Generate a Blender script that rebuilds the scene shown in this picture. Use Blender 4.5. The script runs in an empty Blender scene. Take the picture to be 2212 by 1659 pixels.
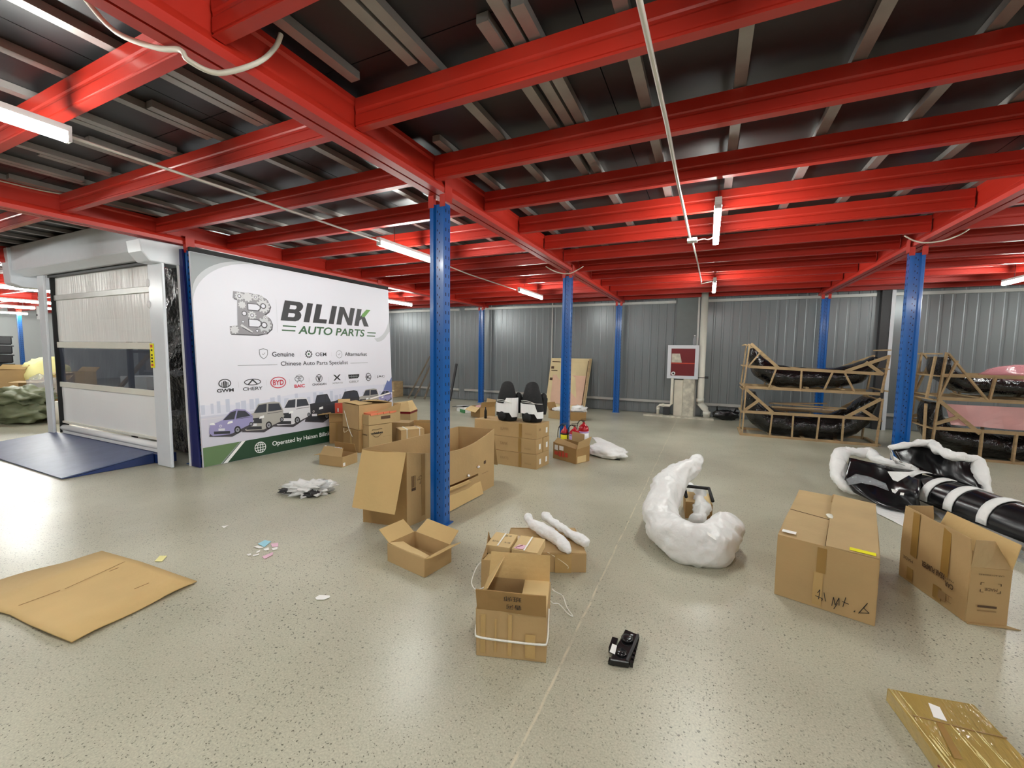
import bpy, bmesh, math, random
from mathutils import Vector as V, Matrix, noise
PI = math.pi
C = bpy.context.scene.collection
sc = bpy.context.scene
# ---------------------------------------------------------------- camera
cd = bpy.data.cameras.new('camera'); cam = bpy.data.objects.new('camera', cd); C.objects.link(cam); sc.camera = cam
cd.sensor_fit = 'HORIZONTAL'; cd.sensor_width = 36.0; cd.lens = 36.0 * 903.73 / 2212.0
cd.clip_start = 0.05; cd.clip_end = 120
_ya, _pi, _ro = math.radians(24.999), math.radians(-4.447), math.radians(0.75)
fw = V((-math.sin(_ya)*math.cos(_pi), math.cos(_ya)*math.cos(_pi), math.sin(_pi)))
_r = V((math.cos(_ya), math.sin(_ya), 0)); _u = _r.cross(fw)
r2 = _r*math.cos(_ro) + _u*math.sin(_ro); u2 = -_r*math.sin(_ro) + _u*math.cos(_ro)
cam.matrix_world = Matrix(((r2.x, u2.x, -fw.x, 0), (r2.y, u2.y, -fw.y, 0), (r2.z, u2.z, -fw.z, 1.5), (0, 0, 0, 1)))
# ---------------------------------------------------------------- world, exposure
w = bpy.data.worlds.new('world'); sc.world = w; w.use_nodes = True
w.node_tree.nodes['Background'].inputs[0].default_value = (0.8, 0.85, 0.9, 1)
w.node_tree.nodes['Background'].inputs[1].default_value = 0.3
sc.view_settings.view_transform = 'Standard'; sc.view_settings.look = 'None'
sc.view_settings.gamma = 1.0; sc.view_settings.use_curve_mapping = False
sc.view_settings.exposure = 0.0
TUBE_POWER = 144.0
# ---------------------------------------------------------------- materials
def lin(c):
    return tuple((x/12.92 if x <= 0.04045 else ((x+0.055)/1.055)**2.4) for x in c)
def rgb(r, g, b): return lin((r/255, g/255, b/255))
M = {}
def mat(name, col, rough=0.5, metal=0.0, var=0.0, vscale=8.0, bump=0.0, bscale=60.0, emit=0.0, spec=0.5, aniso=None, coat=0.0, detail=4.0):
    m = bpy.data.materials.new(name); m.use_nodes = True; nt = m.node_tree; n = nt.nodes; L = nt.links
    b = n['Principled BSDF']; col = tuple(col)
    b.inputs['Base Color'].default_value = (*col, 1); b.inputs['Roughness'].default_value = rough
    b.inputs['Metallic'].default_value = metal; b.inputs['Specular IOR Level'].default_value = spec
    if coat: b.inputs['Coat Weight'].default_value = coat; b.inputs['Coat Roughness'].default_value = 0.12
    if emit:
        b.inputs['Emission Color'].default_value = (*col, 1); b.inputs['Emission Strength'].default_value = emit
    if var or bump:
        tc = n.new('ShaderNodeTexCoord'); mp = n.new('ShaderNodeMapping'); L.new(tc.outputs['Object'], mp.inputs[0])
        if aniso: mp.inputs['Scale'].default_value = aniso
    if var:
        nz = n.new('ShaderNodeTexNoise'); nz.inputs['Scale'].default_value = vscale; nz.inputs['Detail'].default_value = detail
        L.new(mp.outputs[0], nz.inputs['Vector'])
        rp = n.new('ShaderNodeValToRGB'); L.new(nz.outputs[0], rp.inputs[0])
        rp.color_ramp.elements[0].position = 0.3; rp.color_ramp.elements[1].position = 0.7
        rp.color_ramp.elements[0].color = (*[max(0, c*(1-var)) for c in col], 1)
        rp.color_ramp.elements[1].color = (*[min(1, c*(1+var)) for c in col], 1)
        L.new(rp.outputs[0], b.inputs['Base Color'])
    if bump:
        nb = n.new('ShaderNodeTexNoise'); nb.inputs['Scale'].default_value = bscale; nb.inputs['Detail'].default_value = 3
        L.new(mp.outputs[0], nb.inputs['Vector'])
        bp = n.new('ShaderNodeBump'); bp.inputs['Strength'].default_value = min(1, bump); bp.inputs['Distance'].default_value = 0.01*max(1, bump)
        L.new(nb.outputs[0], bp.inputs['Height']); L.new(bp.outputs[0], b.inputs['Normal'])
    M[name] = m; return m
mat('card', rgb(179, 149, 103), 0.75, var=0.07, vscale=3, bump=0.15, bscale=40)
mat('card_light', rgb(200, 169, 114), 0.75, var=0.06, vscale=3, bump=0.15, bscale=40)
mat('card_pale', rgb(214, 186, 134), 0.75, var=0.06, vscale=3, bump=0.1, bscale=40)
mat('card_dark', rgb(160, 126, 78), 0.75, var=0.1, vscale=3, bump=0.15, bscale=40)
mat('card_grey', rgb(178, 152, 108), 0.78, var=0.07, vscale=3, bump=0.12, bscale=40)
mat('card_stain', rgb(152, 120, 74), 0.75, var=0.1, vscale=6)
mat('tape', rgb(152, 118, 62), 0.3, var=0.08, vscale=5)
mat('tape_clear', rgb(186, 154, 100), 0.22, var=0.05, vscale=5, bump=0.3, bscale=25)
mat('red_paint', rgb(178, 40, 26), 0.42, var=0.06, vscale=2, coat=0.15)
mat('blue_paint', rgb(8, 88, 164), 0.28, var=0.06, vscale=4, coat=0.3)
mat('navy', rgb(20, 26, 92), 0.35)
mat('slot', rgb(8, 14, 40), 0.8)
mat('galv', rgb(156, 152, 148), 0.42, metal=0.55, var=0.12, vscale=5)
mat('rail', rgb(190, 190, 186), 0.4, metal=0.4, var=0.05)
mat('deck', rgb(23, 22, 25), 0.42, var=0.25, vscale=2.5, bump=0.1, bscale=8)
mat('steel_wall', rgb(128, 134, 137), 0.29, metal=0.25, var=0.06, vscale=1.2, aniso=(1, 1, 0.15))
mat('wall_col', rgb(112, 118, 118), 0.5, var=0.04)
mat('white_wall', rgb(205, 210, 210), 0.6)
mat('white_metal', rgb(214, 218, 224), 0.3, var=0.02)
mat('white_pvc', rgb(228, 226, 214), 0.35, var=0.04, vscale=3)
mat('white', rgb(240, 240, 240), 0.5)
mat('paper', rgb(242, 240, 236), 0.6)
mat('offwhite', rgb(226, 222, 206), 0.6, var=0.1, vscale=4)
mat('dirty_white', rgb(196, 192, 176), 0.7, var=0.3, vscale=9, bump=0.3)
mat('foam', rgb(238, 238, 236), 0.45, bump=1.2, bscale=20, var=0.03)
mat('bubble', rgb(228, 228, 226), 0.35, bump=0.8, bscale=16, var=0.03, vscale=20)
mat('black_film', rgb(14, 14, 16), 0.14, bump=2.2, bscale=16, spec=0.7)
mat('black_plastic', rgb(22, 22, 24), 0.22, var=0.1)
mat('black_cloth', rgb(20, 20, 21), 0.8, bump=0.4, bscale=30)
mat('black', rgb(12, 12, 13), 0.6)
mat('dark_grey', rgb(48, 48, 50), 0.5)
mat('wood', rgb(172, 147, 110), 0.7, var=0.16, vscale=6, aniso=(1, 1, 4), bump=0.15, bscale=40)
mat('wood_grey', rgb(110, 100, 86), 0.8, var=0.2, vscale=6)
mat('ply', rgb(220, 202, 156), 0.65, var=0.1, vscale=3, aniso=(1, 1, .3))
mat('ply_pink', rgb(220, 182, 156), 0.65, var=0.08, vscale=3)
mat('pink_film', rgb(222, 170, 168), 0.3, bump=0.5, bscale=8, var=0.1, vscale=3)
mat('red_plastic', rgb(172, 22, 34), 0.25)
mat('red_label', rgb(196, 70, 48), 0.5, var=0.1)
mat('orange_label', rgb(216, 122, 88), 0.5, var=0.1)
mat('yellow', rgb(238, 230, 20), 0.5)
mat('paleyellow', rgb(238, 232, 160), 0.6)
mat('green', rgb(30, 120, 60), 0.5)
mat('ramp_blue', rgb(82, 94, 128), 0.42, var=0.12, vscale=7, bump=0.1, bscale=30)
mat('ramp_side', rgb(20, 44, 96), 0.4)
mat('film_ridge', rgb(226, 208, 140), 0.08, coat=1.0)
mat('ink', rgb(30, 28, 28), 0.6)
mat('ink_brown', rgb(82, 60, 40), 0.7)
mat('ink_faint', rgb(148, 118, 80), 0.7)
mat('strap', rgb(236, 234, 226), 0.35)
mat('twine', rgb(232, 220, 190), 0.6)
mat('tarp', rgb(110, 116, 88), 0.5, var=0.15, vscale=4, bump=0.6, bscale=10)
mat('golden_card', rgb(172, 146, 82), 0.14, var=0.16, vscale=3, bump=1.6, bscale=12, coat=0.8, aniso=(3, .6, 1))
mat('bluepaper', rgb(160, 214, 230), 0.6); mat('pinkpaper', rgb(232, 190, 208), 0.6)
mat('lilac', rgb(196, 170, 220), 0.5); mat('darkred', rgb(110, 10, 22), 0.4)
mat('steel', rgb(150, 150, 152), 0.25, metal=0.9)
mat('housing', rgb(226, 226, 226), 0.4)
mat('cable', rgb(206, 200, 186), 0.45)
mat('conduit', rgb(216, 212, 204), 0.3, metal=0.3)
# banner print colours
for k, c in dict(bn_white=(226, 226, 236), bn_grey=(150, 156, 158), bn_grey2=(196, 199, 204), bn_text=(42, 42, 46), bn_dgreen=(52, 92, 58), bn_lgreen=(96, 150, 64),
                 bn_band=(30, 66, 44), bn_band2=(96, 124, 84), bn_line=(120, 124, 126), bn_red=(196, 40, 62), bn_sky=(218, 220, 234), bn_city=(198, 203, 220), bn_road=(204, 204, 218),
                 bn_glass=(52, 56, 66), bn_carw=(216, 216, 222), bn_carl=(150, 146, 190), bn_carb=(48, 50, 56), bn_carc=(170, 168, 162), bn_tyre=(26, 26, 30), bn_rim=(146, 148, 156),
                 bn_gear=(140, 138, 144), bn_gearl=(206, 206, 210), bn_geard=(66, 64, 70), bn_wht=(238, 240, 240), bn_ablue=(106, 118, 170)).items():
    mat(k, rgb(*c), 0.42)
def emis(name, col, st):
    m = bpy.data.materials.new(name); m.use_nodes = True; b = m.node_tree.nodes['Principled BSDF']
    b.inputs['Base Color'].default_value = (0.9, 0.9, 0.9, 1)
    b.inputs['Emission Color'].default_value = (*col, 1); b.inputs['Emission Strength'].default_value = st; M[name] = m
emis('tube', (0.97, 1.0, 0.955), TUBE_POWER)
# polished concrete floor: grey-green cement, dark and pale aggregate, one pale saw-cut joint
def floor_mat():
    m = bpy.data.materials.new('floor'); m.use_nodes = True; nt = m.node_tree; n = nt.nodes; L = nt.links; b = n['Principled BSDF']
    tc = n.new('ShaderNodeTexCoord')
    def noise_(scale, det=4, rough=0.5):
        x = n.new('ShaderNodeTexNoise'); x.inputs['Scale'].default_value = scale; x.inputs['Detail'].default_value = det
        x.inputs['Roughness'].default_value = rough; L.new(tc.outputs['Object'], x.inputs['Vector']); return x
    def ramp(src, a, bb, ca, cb):
        x = n.new('ShaderNodeValToRGB'); L.new(src, x.inputs[0]); e = x.color_ramp.elements
        e[0].position = a; e[1].position = bb; e[0].color = (*ca, 1); e[1].color = (*cb, 1); return x
    def mix(f, a, bb, bt='MIX'):
        x = n.new('ShaderNodeMix'); x.data_type = 'RGBA'; x.blend_type = bt
        if hasattr(f, 'links') or not isinstance(f, float): L.new(f, x.inputs[0])
        else: x.inputs[0].default_value = f
        for s, t in ((a, x.inputs[6]), (bb, x.inputs[7])):
            if isinstance(s, tuple): t.default_value = (*s, 1)
            else: L.new(s, t)
        return x.outputs[2]
    big = noise_(0.9, 4, 0.5)
    base = ramp(big.outputs[0], 0.3, 0.72, rgb(169, 166, 146), rgb(195, 192, 172))
    fine = noise_(120, 3)
    fr = ramp(fine.outputs[0], 0.35, 0.65, (0.86, 0.86, 0.86), (1.1, 1.1, 1.1))
    col = mix(1.0, base.outputs[0], fr.outputs[0], 'MULTIPLY')
    def specks(scale, thr, dens_scale, dlo, dhi):
        vo = n.new('ShaderNodeTexVoronoi'); vo.inputs['Scale'].default_value = scale; vo.inputs['Randomness'].default_value = 1
        wr = noise_(scale*1.4, 2); ad = n.new('ShaderNodeMixRGB'); ad.blend_type = 'ADD'; ad.inputs[0].default_value = 0.02
        L.new(tc.outputs['Object'], ad.inputs[1]); L.new(wr.outputs['Color'], ad.inputs[2]); L.new(ad.outputs[0], vo.inputs['Vector'])
        s = ramp(vo.outputs['Distance'], thr*0.7, thr, (1, 1, 1), (0, 0, 0))
        sp = n.new('ShaderNodeSeparateColor'); L.new(vo.outputs['Color'], sp.inputs[0])
        pick = ramp(sp.outputs[0], 0.42, 0.48, (0, 0, 0), (1, 1, 1))
        de = noise_(dens_scale, 3); dr = ramp(de.outputs[0], dlo, dhi, (0, 0, 0), (1, 1, 1))
        m1 = mix(1.0, s.outputs[0], pick.outputs[0], 'MULTIPLY'); return mix(1.0, m1, dr.outputs[0], 'MULTIPLY')
    s1 = specks(42, 0.24, 1.1, 0.32, 0.66)
    col = mix(s1, col, rgb(72, 72, 62))
    s2 = specks(80, 0.27, 0.8, 0.2, 0.6)
    col = mix(s2, col, rgb(92, 88, 74))
    s3 = specks(50, 0.12, 1.7, 0.4, 0.6)
    col = mix(s3, col, rgb(214, 208, 190))
    # joint line at x = -0.55, wavering a little
    sx = n.new('ShaderNodeSeparateXYZ'); L.new(tc.outputs['Object'], sx.inputs[0])
    jw = noise_(3.0, 5); a1 = n.new('ShaderNodeMath'); a1.operation = 'MULTIPLY_ADD'; L.new(jw.outputs[0], a1.inputs[0]); a1.inputs[1].default_value = 0.03; L.new(sx.outputs[0], a1.inputs[2])
    a2 = n.new('ShaderNodeMath'); a2.operation = 'ADD'; L.new(a1.outputs[0], a2.inputs[0]); a2.inputs[1].default_value = 0.562
    a3 = n.new('ShaderNodeMath'); a3.operation = 'ABSOLUTE'; L.new(a2.outputs[0], a3.inputs[0])
    jl = ramp(a3.outputs[0], 0.003, 0.007, (1, 1, 1), (0, 0, 0))
    br = noise_(9, 4); bb = ramp(br.outputs[0], 0.38, 0.55, (0.1, 0.1, 0.1), (0.75, 0.75, 0.75))
    jf = mix(1.0, jl.outputs[0], bb.outputs[0], 'MULTIPLY')
    col = mix(jf, col, rgb(216, 206, 180))
    L.new(col, b.inputs['Base Color'])
    rn = noise_(2.2, 3, 0.5); rr = ramp(rn.outputs[0], 0.3, 0.7, (0.285, 0.285, 0.285), (0.36, 0.36, 0.36)); L.new(rr.outputs[0], b.inputs['Roughness'])
    b.inputs['Specular IOR Level'].default_value = 0.5
    bp = n.new('ShaderNodeBump'); bp.inputs['Strength'].default_value = 0.05; bp.inputs['Distance'].default_value = 0.02
    bn = noise_(4, 2); L.new(bn.outputs[0], bp.inputs['Height']); L.new(bp.outputs[0], b.inputs['Normal'])
    M['floor'] = m
floor_mat()
# see-through plastic of the door
def clear(name, tint, fac, rough=0.05, bump=0.0, bscale=(6, 6, 1), glow=False):
    m = bpy.data.materials.new(name); m.use_nodes = True; nt = m.node_tree; n = nt.nodes; L = nt.links
    b = n['Principled BSDF']; b.inputs['Base Color'].default_value = (*tint, 1); b.inputs['Roughness'].default_value = rough
    t = n.new('ShaderNodeBsdfTranslucent' if glow else 'ShaderNodeBsdfTransparent'); t.inputs[0].default_value = (*[0.75+0.25*c for c in tint], 1)
    x = n.new('ShaderNodeMixShader'); x.inputs[0].default_value = fac
    L.new(t.outputs[0], x.inputs[1]); L.new(b.outputs[0], x.inputs[2]); L.new(x.outputs[0], n['Material Output'].inputs[0])
    if bump:
        tc = n.new('ShaderNodeTexCoord'); mp = n.new('ShaderNodeMapping'); mp.inputs['Scale'].default_value = bscale
        nz = n.new('ShaderNodeTexNoise'); nz.inputs['Scale'].default_value = 4
        L.new(tc.outputs['Object'], mp.inputs[0]); L.new(mp.outputs[0], nz.inputs['Vector'])
        bp = n.new('ShaderNodeBump'); bp.inputs['Strength'].default_value = bump; bp.inputs['Distance'].default_value = 0.02
        L.new(nz.outputs[0], bp.inputs['Height']); L.new(bp.outputs[0], b.inputs['Normal'])
    M[name] = m
clear('door_window', rgb(90, 96, 112), 0.42, 0.08)
clear('curtain', rgb(252, 252, 250), 0.8, 0.32, bump=0.7, bscale=(5, 1, .4), glow=True)
clear('pink_bubble', rgb(226, 150, 158), 0.45, 0.1, bump=0.4)
clear('clear_film', rgb(220, 224, 228), 0.3, 0.08, bump=0.9, bscale=(14, 14, 14))
clear('cabinet_glass', rgb(120, 30, 40), 0.35, 0.05)
# ---------------------------------------------------------------- mesh helpers
class MB:
    def __init__(s): s.v = []; s.f = []; s.m = []; s.mats = []; s.smooth = []
    def mi(s, name):
        if name not in s.mats: s.mats.append(name)
        return s.mats.index(name)
    def add(s, vs, fs, m, smooth=False):
        o = len(s.v); s.v += [V(p) for p in vs]; k = s.mi(m)
        for f in fs: s.f.append([o+i for i in f]); s.m.append(k); s.smooth.append(smooth)
        return s
    def hexa(s, p, m):   # p: 4 bottom then 4 top
        return s.add(p, [(3, 2, 1, 0), (4, 5, 6, 7), (0, 1, 5, 4), (1, 2, 6, 5), (2, 3, 7, 6), (3, 0, 4, 7)], m)
    def box(s, x0, x1, y0, y1, z0, z1, m):
        return s.hexa([(x0, y0, z0), (x1, y0, z0), (x1, y1, z0), (x0, y1, z0), (x0, y0, z1), (x1, y0, z1), (x1, y1, z1), (x0, y1, z1)], m)
    def prismz(s, pts, z0, z1, m):
        n = len(pts)
        return s.add([(p[0], p[1], z0) for p in pts]+[(p[0], p[1], z1) for p in pts],
                     [tuple(range(n))[::-1], tuple(range(n, 2*n))]+[(i, (i+1) % n, n+(i+1) % n, n+i) for i in range(n)], m)
    def extr(s, pts, d, m):     # closed 3d polygon pts extruded by vector d
        n = len(pts); d = V(d); P = [V(p) for p in pts]
        return s.add(P+[p+d for p in P], [tuple(range(n))[::-1], tuple(range(n, 2*n))]+[(i, (i+1) % n, n+(i+1) % n, n+i) for i in range(n)], m)
    def bar(s, a, b, wx, wy, m, up=(0, 0, 1)):
        a = V(a); b = V(b); d = (b-a).normalized(); u = V(up)
        if abs(d.dot(u)) > 0.95: u = V((0, 1, 0))
        x = d.cross(u).normalized(); y = x.cross(d).normalized()
        c = [(-1, -1), (1, -1), (1, 1), (-1, 1)]
        P = [a+x*(wx/2*i)+y*(wy/2*j) for i, j in c]+[b+x*(wx/2*i)+y*(wy/2*j) for i, j in c]
        return s.hexa(P, m)
    def slab(s, a, b, c, d, t, m, nu=1, nv=1, amp=0.0, seed=0, freq=4.0):
        a, b, c, d = V(a), V(b), V(c), V(d); n = (b-a).cross(d-a)
        if n.length < 1e-9: n = V((0, 0, 1))
        n.normalize(); F = []; B = []
        for j in range(nv+1):
            for i in range(nu+1):
                u = i/nu; v = j/nv; p = (a*(1-u)+b*u)*(1-v)+(d*(1-u)+c*u)*v
                if amp: p = p+n*(amp*noise.noise(p*freq+V((seed*3.1, seed, 0)))*1.6)
                F.append(p+n*t/2); B.append(p-n*t/2)
        N = (nu+1)*(nv+1); I = lambda i, j: j*(nu+1)+i; fs = []
        for j in range(nv):
            for i in range(nu):
                q = (I(i, j), I(i+1, j), I(i+1, j+1), I(i, j+1)); fs.append(q); fs.append(tuple(N+k for k in q[::-1]))
        for i in range(nu): fs.append((I(i+1, 0), I(i, 0), N+I(i, 0), N+I(i+1, 0))); fs.append((I(i, nv), I(i+1, nv), N+I(i+1, nv), N+I(i, nv)))
        for j in range(nv): fs.append((I(0, j), I(0, j+1), N+I(0, j+1), N+I(0, j))); fs.append((I(nu, j+1), I(nu, j), N+I(nu, j), N+I(nu, j+1)))
        return s.add(F+B, fs, m)
    def sweep(s, path, rad, m, seg=10, amp=0.0, freq=6.0, seed=0, sub=1, caps=True, up=(0, 0, 1), smooth=True, fold=False):
        P = [V(p) for p in path]; R = rad if isinstance(rad, list) else [rad]*len(P)
        R = [(r, r) if not isinstance(r, tuple) else r for r in R]
        if isinstance(rad, tuple): R = [rad]*len(P)
        if len(R) != len(P):
            R = [(lambda f: tuple(R[int(f)][j]+(R[min(len(R)-1, int(f)+1)][j]-R[int(f)][j])*(f-int(f)) for j in (0, 1)))(i*(len(R)-1)/(len(P)-1)) for i in range(len(P))]
        if sub > 1:
            Q = []; S = []
            for i in range(len(P)-1):
                p0 = P[max(0, i-1)]; p1 = P[i]; p2 = P[i+1]; p3 = P[min(len(P)-1, i+2)]
                for k in range(sub):
                    t = k/sub
                    Q.append(0.5*((2*p1)+(p2-p0)*t+(2*p0-5*p1+4*p2-p3)*t*t+(3*p1-p0-3*p2+p3)*t**3))
                    S.append(tuple(R[i][j]*(1-t)+R[i+1][j]*t for j in (0, 1)))
            Q.append(P[-1]); S.append(R[-1]); P, R = Q, S
        vs = []; n = len(P)
        for i in range(n):
            d = (P[min(n-1, i+1)]-P[max(0, i-1)]).normalized(); u = V(up)
            if abs(d.dot(u)) > 0.97: u = V((0, 1, 0))
            x = d.cross(u).normalized(); y = x.cross(d).normalized()
            for k in range(seg):
                a = 2*PI*k/seg; o = x*math.cos(a)*R[i][0]+y*math.sin(a)*R[i][1]; p = P[i]+o
                if amp: p = p+o.normalized()*amp*(noise.noise(p*freq+V((seed, seed*2, 0)))*1.7+(0.9*(0.5-abs(noise.noise(p*freq*2.3+V((seed, 5, 0)))*2)) if fold else 0))
                vs.append(p)
        fs = [(i*seg+k, i*seg+(k+1) % seg, (i+1)*seg+(k+1) % seg, (i+1)*seg+k) for i in range(n-1) for k in range(seg)]
        if caps: fs += [tuple(range(seg))[::-1], tuple(range((n-1)*seg, n*seg))]
        return s.add(vs, fs, m, smooth)
    def lathe(s, prof, m, c=(0, 0, 0), seg=20, smooth=True):
        c = V(c); vs = []; n = len(prof)
        for r, z in prof:
            for k in range(seg):
                a = 2*PI*k/seg; vs.append(c+V((r*math.cos(a), r*math.sin(a), z)))
        fs = [(i*seg+k, i*seg+(k+1) % seg, (i+1)*seg+(k+1) % seg, (i+1)*seg+k) for i in range(n-1) for k in range(seg)]
        fs += [tuple(range(seg))[::-1], tuple(range((n-1)*seg, n*seg))]
        return s.add(vs, fs, m, smooth)
    def blob(s, c, r, m, sub=3, amp=0.3, freq=3.0, seed=0, flat=True, rot=0.0):
        bm = bmesh.new(); bmesh.ops.create_icosphere(bm, subdivisions=sub, radius=1.0); c = V(c)
        vs = []
        for v in bm.verts:
            p = v.co.copy(); k = 1+amp*noise.noise(p*freq+V((seed*5, seed, 0)))+amp*0.5*noise.noise(p*freq*2.7+V((seed, 0, 9)))
            q = V((p.x*r[0]*k, p.y*r[1]*k, p.z*r[2]*k)); q.rotate(Matrix.Rotation(rot, 3, 'Z')); q += c
            if flat and q.z < flat_z(s): q.z = flat_z(s)
            vs.append(q)
        fs = [tuple(v.index for v in f.verts) for f in bm.faces]; bm.free()
        return s.add(vs, fs, m, True)
    def poly(s, pts, m): return s.add(pts, [tuple(range(len(pts)))], m)
    def build(s, name, parent=None, kind=None, label=None, bevel=0.0, recalc=True):
        off = V(parent['_w']) if parent is not None and '_w' in parent else V((0, 0, 0))
        me = bpy.data.meshes.new(name); me.from_pydata([tuple(p-off) for p in s.v], [], s.f)
        for k in s.mats: me.materials.append(M[k])
        me.polygons.foreach_set('material_index', s.m); me.polygons.foreach_set('use_smooth', s.smooth); me.update()
        if recalc:
            bm = bmesh.new(); bm.from_mesh(me); bmesh.ops.recalc_face_normals(bm, faces=bm.faces)
            if bevel: bmesh.ops.bevel(bm, geom=[e for e in bm.edges if e.calc_face_angle(0) > 0.6], offset=bevel, segments=1, affect='EDGES')
            bm.to_mesh(me); bm.free()
        o = bpy.data.objects.new(name, me); C.objects.link(o)
        if parent is not None: o.parent = parent; o['_w'] = tuple(off)
        if kind: o['kind'] = kind
        if label: o['label'] = label
        return o
_FZ = [0.003]
def flat_z(s): return _FZ[0]
def thing(name, label, cat, loc=(0, 0, 0), group=None):
    o = bpy.data.objects.new(name, None); o.empty_display_size = 0.1; C.objects.link(o); o.location = loc
    o['label'] = label; o['category'] = cat; o['_w'] = tuple(loc)
    if group: o['group'] = group
    return o
def tag(o, label, cat, group=None):
    o['label'] = label; o['category'] = cat
    if group: o['group'] = group
    return o
def dup(root, d, label=None, group=None):
    r = root.copy(); C.objects.link(r); r.location = root.location+V(d)
    if label: r['label'] = label
    if group: r['group'] = group
    for ch in list(root.children):
        c = ch.copy(); C.objects.link(c); c.parent = r
        for g in ch.children:
            e = g.copy(); C.objects.link(e); e.parent = c
    return r
_tc = {}
def text_mb(mb, s, origin, xd, yd, m, height=None, width=None, bold=0.0, shear=0.0, center=False, lift=0.0, space=1.0):
    """flat lettering laid on a surface: origin is the lower-left corner of the ink, xd/yd the reading directions"""
    cu = bpy.data.curves.new('t', 'FONT'); cu.body = s; cu.size = 1.0; cu.offset = bold; cu.shear = shear; cu.space_character = space
    o = bpy.data.objects.new('t', cu); C.objects.link(o); dg = bpy.context.evaluated_depsgraph_get()
    me = bpy.data.meshes.new_from_object(o.evaluated_get(dg)); bpy.data.objects.remove(o); bpy.data.curves.remove(cu)
    if not me.vertices: return
    xs = [v.co.x for v in me.vertices]; ys = [v.co.y for v in me.vertices]
    x0, x1, y0, y1 = min(xs), max(xs), min(ys), max(ys)
    sy = height/(y1-y0) if height else None; sx = width/(x1-x0) if width else None
    if sy is None: sy = sx
    if sx is None: sx = sy
    xd = V(xd).normalized(); yd = V(yd).normalized(); n = xd.cross(yd); og = V(origin)+n*lift
    cx = (x0+x1)/2 if center else x0
    vs = [og+xd*((v.co.x-cx)*sx)+yd*((v.co.y-y0)*sy) for v in me.vertices]
    mb.add(vs, [tuple(p.vertices) for p in me.polygons], m); bpy.data.meshes.remove(me)
def strokes(mb, lines, m, wdt=0.004):
    for L_ in lines:
        for a, b in zip(L_[:-1], L_[1:]): mb.bar(a, b, wdt, 0.001, m, up=(0, 1, 0))
# ================================================================ SETTING
BX = [-25.53, -21.6, -17.7, -13.8, -9.9, -5.97, -2.05, 2.15, 6.3, 10.4]
RY = [-4.2, -0.6, 2.95, 6.44, 10.65]
X0, X1, Y0, Y1 = -25.6, 12.0, -9.0, 11.0
MB().box(X0, X1, Y0, Y1+.1, -0.1, 0, 'floor').build('floor', kind='structure')
# back wall: ribbed steel sheets
wb = MB().box(X0, X1, Y1, Y1+.1, 0, 3.2, 'wall_col').build('wall_back', kind='structure')
wb['_w'] = (0, 0, 0)
pan = MB(); prof = []
for k in range(5):
    x = k*0.18; prof += [(x, 0), (x+0.115, 0), (x+0.125, -0.009), (x+0.158, -0.009), (x+0.167, 0)]
prof += [(0.896, 0)]
vs = [(x, y, z) for z in (0.02, 3.05) for x, y in prof]; n = len(prof)
pan.add(vs, [(i, i+1, n+i+1, n+i) for i in range(n-1)], 'steel_wall')
p0 = pan.build('wall_panel', wb, recalc=False); p0.location = (X0, Y1-0.012, 0)
k = 1
while X0+0.9*k < X1-0.8:
    p = p0.copy(); C.objects.link(p); p.parent = wb; p.location = (X0+0.9*k, Y1-0.012, 0); k += 1
wl = MB().box(X0-.1, X0, Y0, Y1+.1, 0, 3.2, 'white_wall').build('wall_left', kind='structure')
MB().box(X1, X1+.1, Y0, Y1+.1, 0, 3.2, 'white_wall').build('wall_right', kind='structure')
MB().box(X0, X1, Y0-.1, Y0, 0, 3.2, 'white_wall').build('wall_front', kind='structure')
# wall rails: low and high girts, with gaps at the wall columns
for i, (z, mm) in enumerate(((0.31, 'rail'), (2.745, 'rail'))):
    m = MB()
    for a, b in ((-25, -6.9), (-6.7, -0.75), (-0.2, 3.05), (3.35, 12)):
        m.box(a, b, Y1-0.075, Y1-0.03, z-0.03, z+0.03, mm)
    m.build('trim_%d' % (i+1), kind='structure')
m = MB()
m.box(-0.72, -0.26, Y1-0.13, Y1, 0, 3.04, 'wall_col'); m.box(-0.26, -0.22, Y1-0.16, Y1, 0, 3.04, 'rail')
m.build('trim_3', kind='structure')
m = MB().box(3.12, 3.27, Y1-0.14, Y1, 0, 3.04, 'dark_grey').box(3.27, 3.33, Y1-0.16, Y1, 0, 3.04, 'white_metal'); m.build('trim_4', kind='structure')
MB().box(-3.93, -3.9, Y1-0.05, Y1, 0, 3.04, 'rail').build('trim_5', kind='structure')
MB().box(-7.75, -7.45, Y1-0.1, Y1, 0, 3.04, 'wall_col').build('trim_6', kind='structure')
# deck, joists and purlins of the mezzanine overhead
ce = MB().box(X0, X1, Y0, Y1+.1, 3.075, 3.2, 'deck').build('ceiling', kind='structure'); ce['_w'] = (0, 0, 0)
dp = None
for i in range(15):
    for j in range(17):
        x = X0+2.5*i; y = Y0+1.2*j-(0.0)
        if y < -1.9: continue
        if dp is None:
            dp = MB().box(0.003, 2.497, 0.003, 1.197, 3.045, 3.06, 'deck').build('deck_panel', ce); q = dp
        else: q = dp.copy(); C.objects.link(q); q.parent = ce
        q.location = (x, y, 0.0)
jy = [1.965+0.8*k for k in range(-6, 12)]
sec = [(0, 2.82), (.055, 2.82), (.055, 2.99), (0, 2.99), (0, 2.925), (.004, 2.915), (.004, 2.902), (0, 2.892), (0, 2.838), (.006, 2.836), (.006, 2.829), (0, 2.827)]
for a, b in zip(BX[:-1], BX[1:]):
    base = None
    for y in jy:
        if base is None:
            base = MB().extr([(a+.078, y_, z_) for y_, z_ in sec], (b-a-.156, 0, 0), 'red_paint').build('joist', ce); q = base
        else: q = base.copy(); C.objects.link(q); q.parent = ce
        q.location = (0, y, 0)
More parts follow.
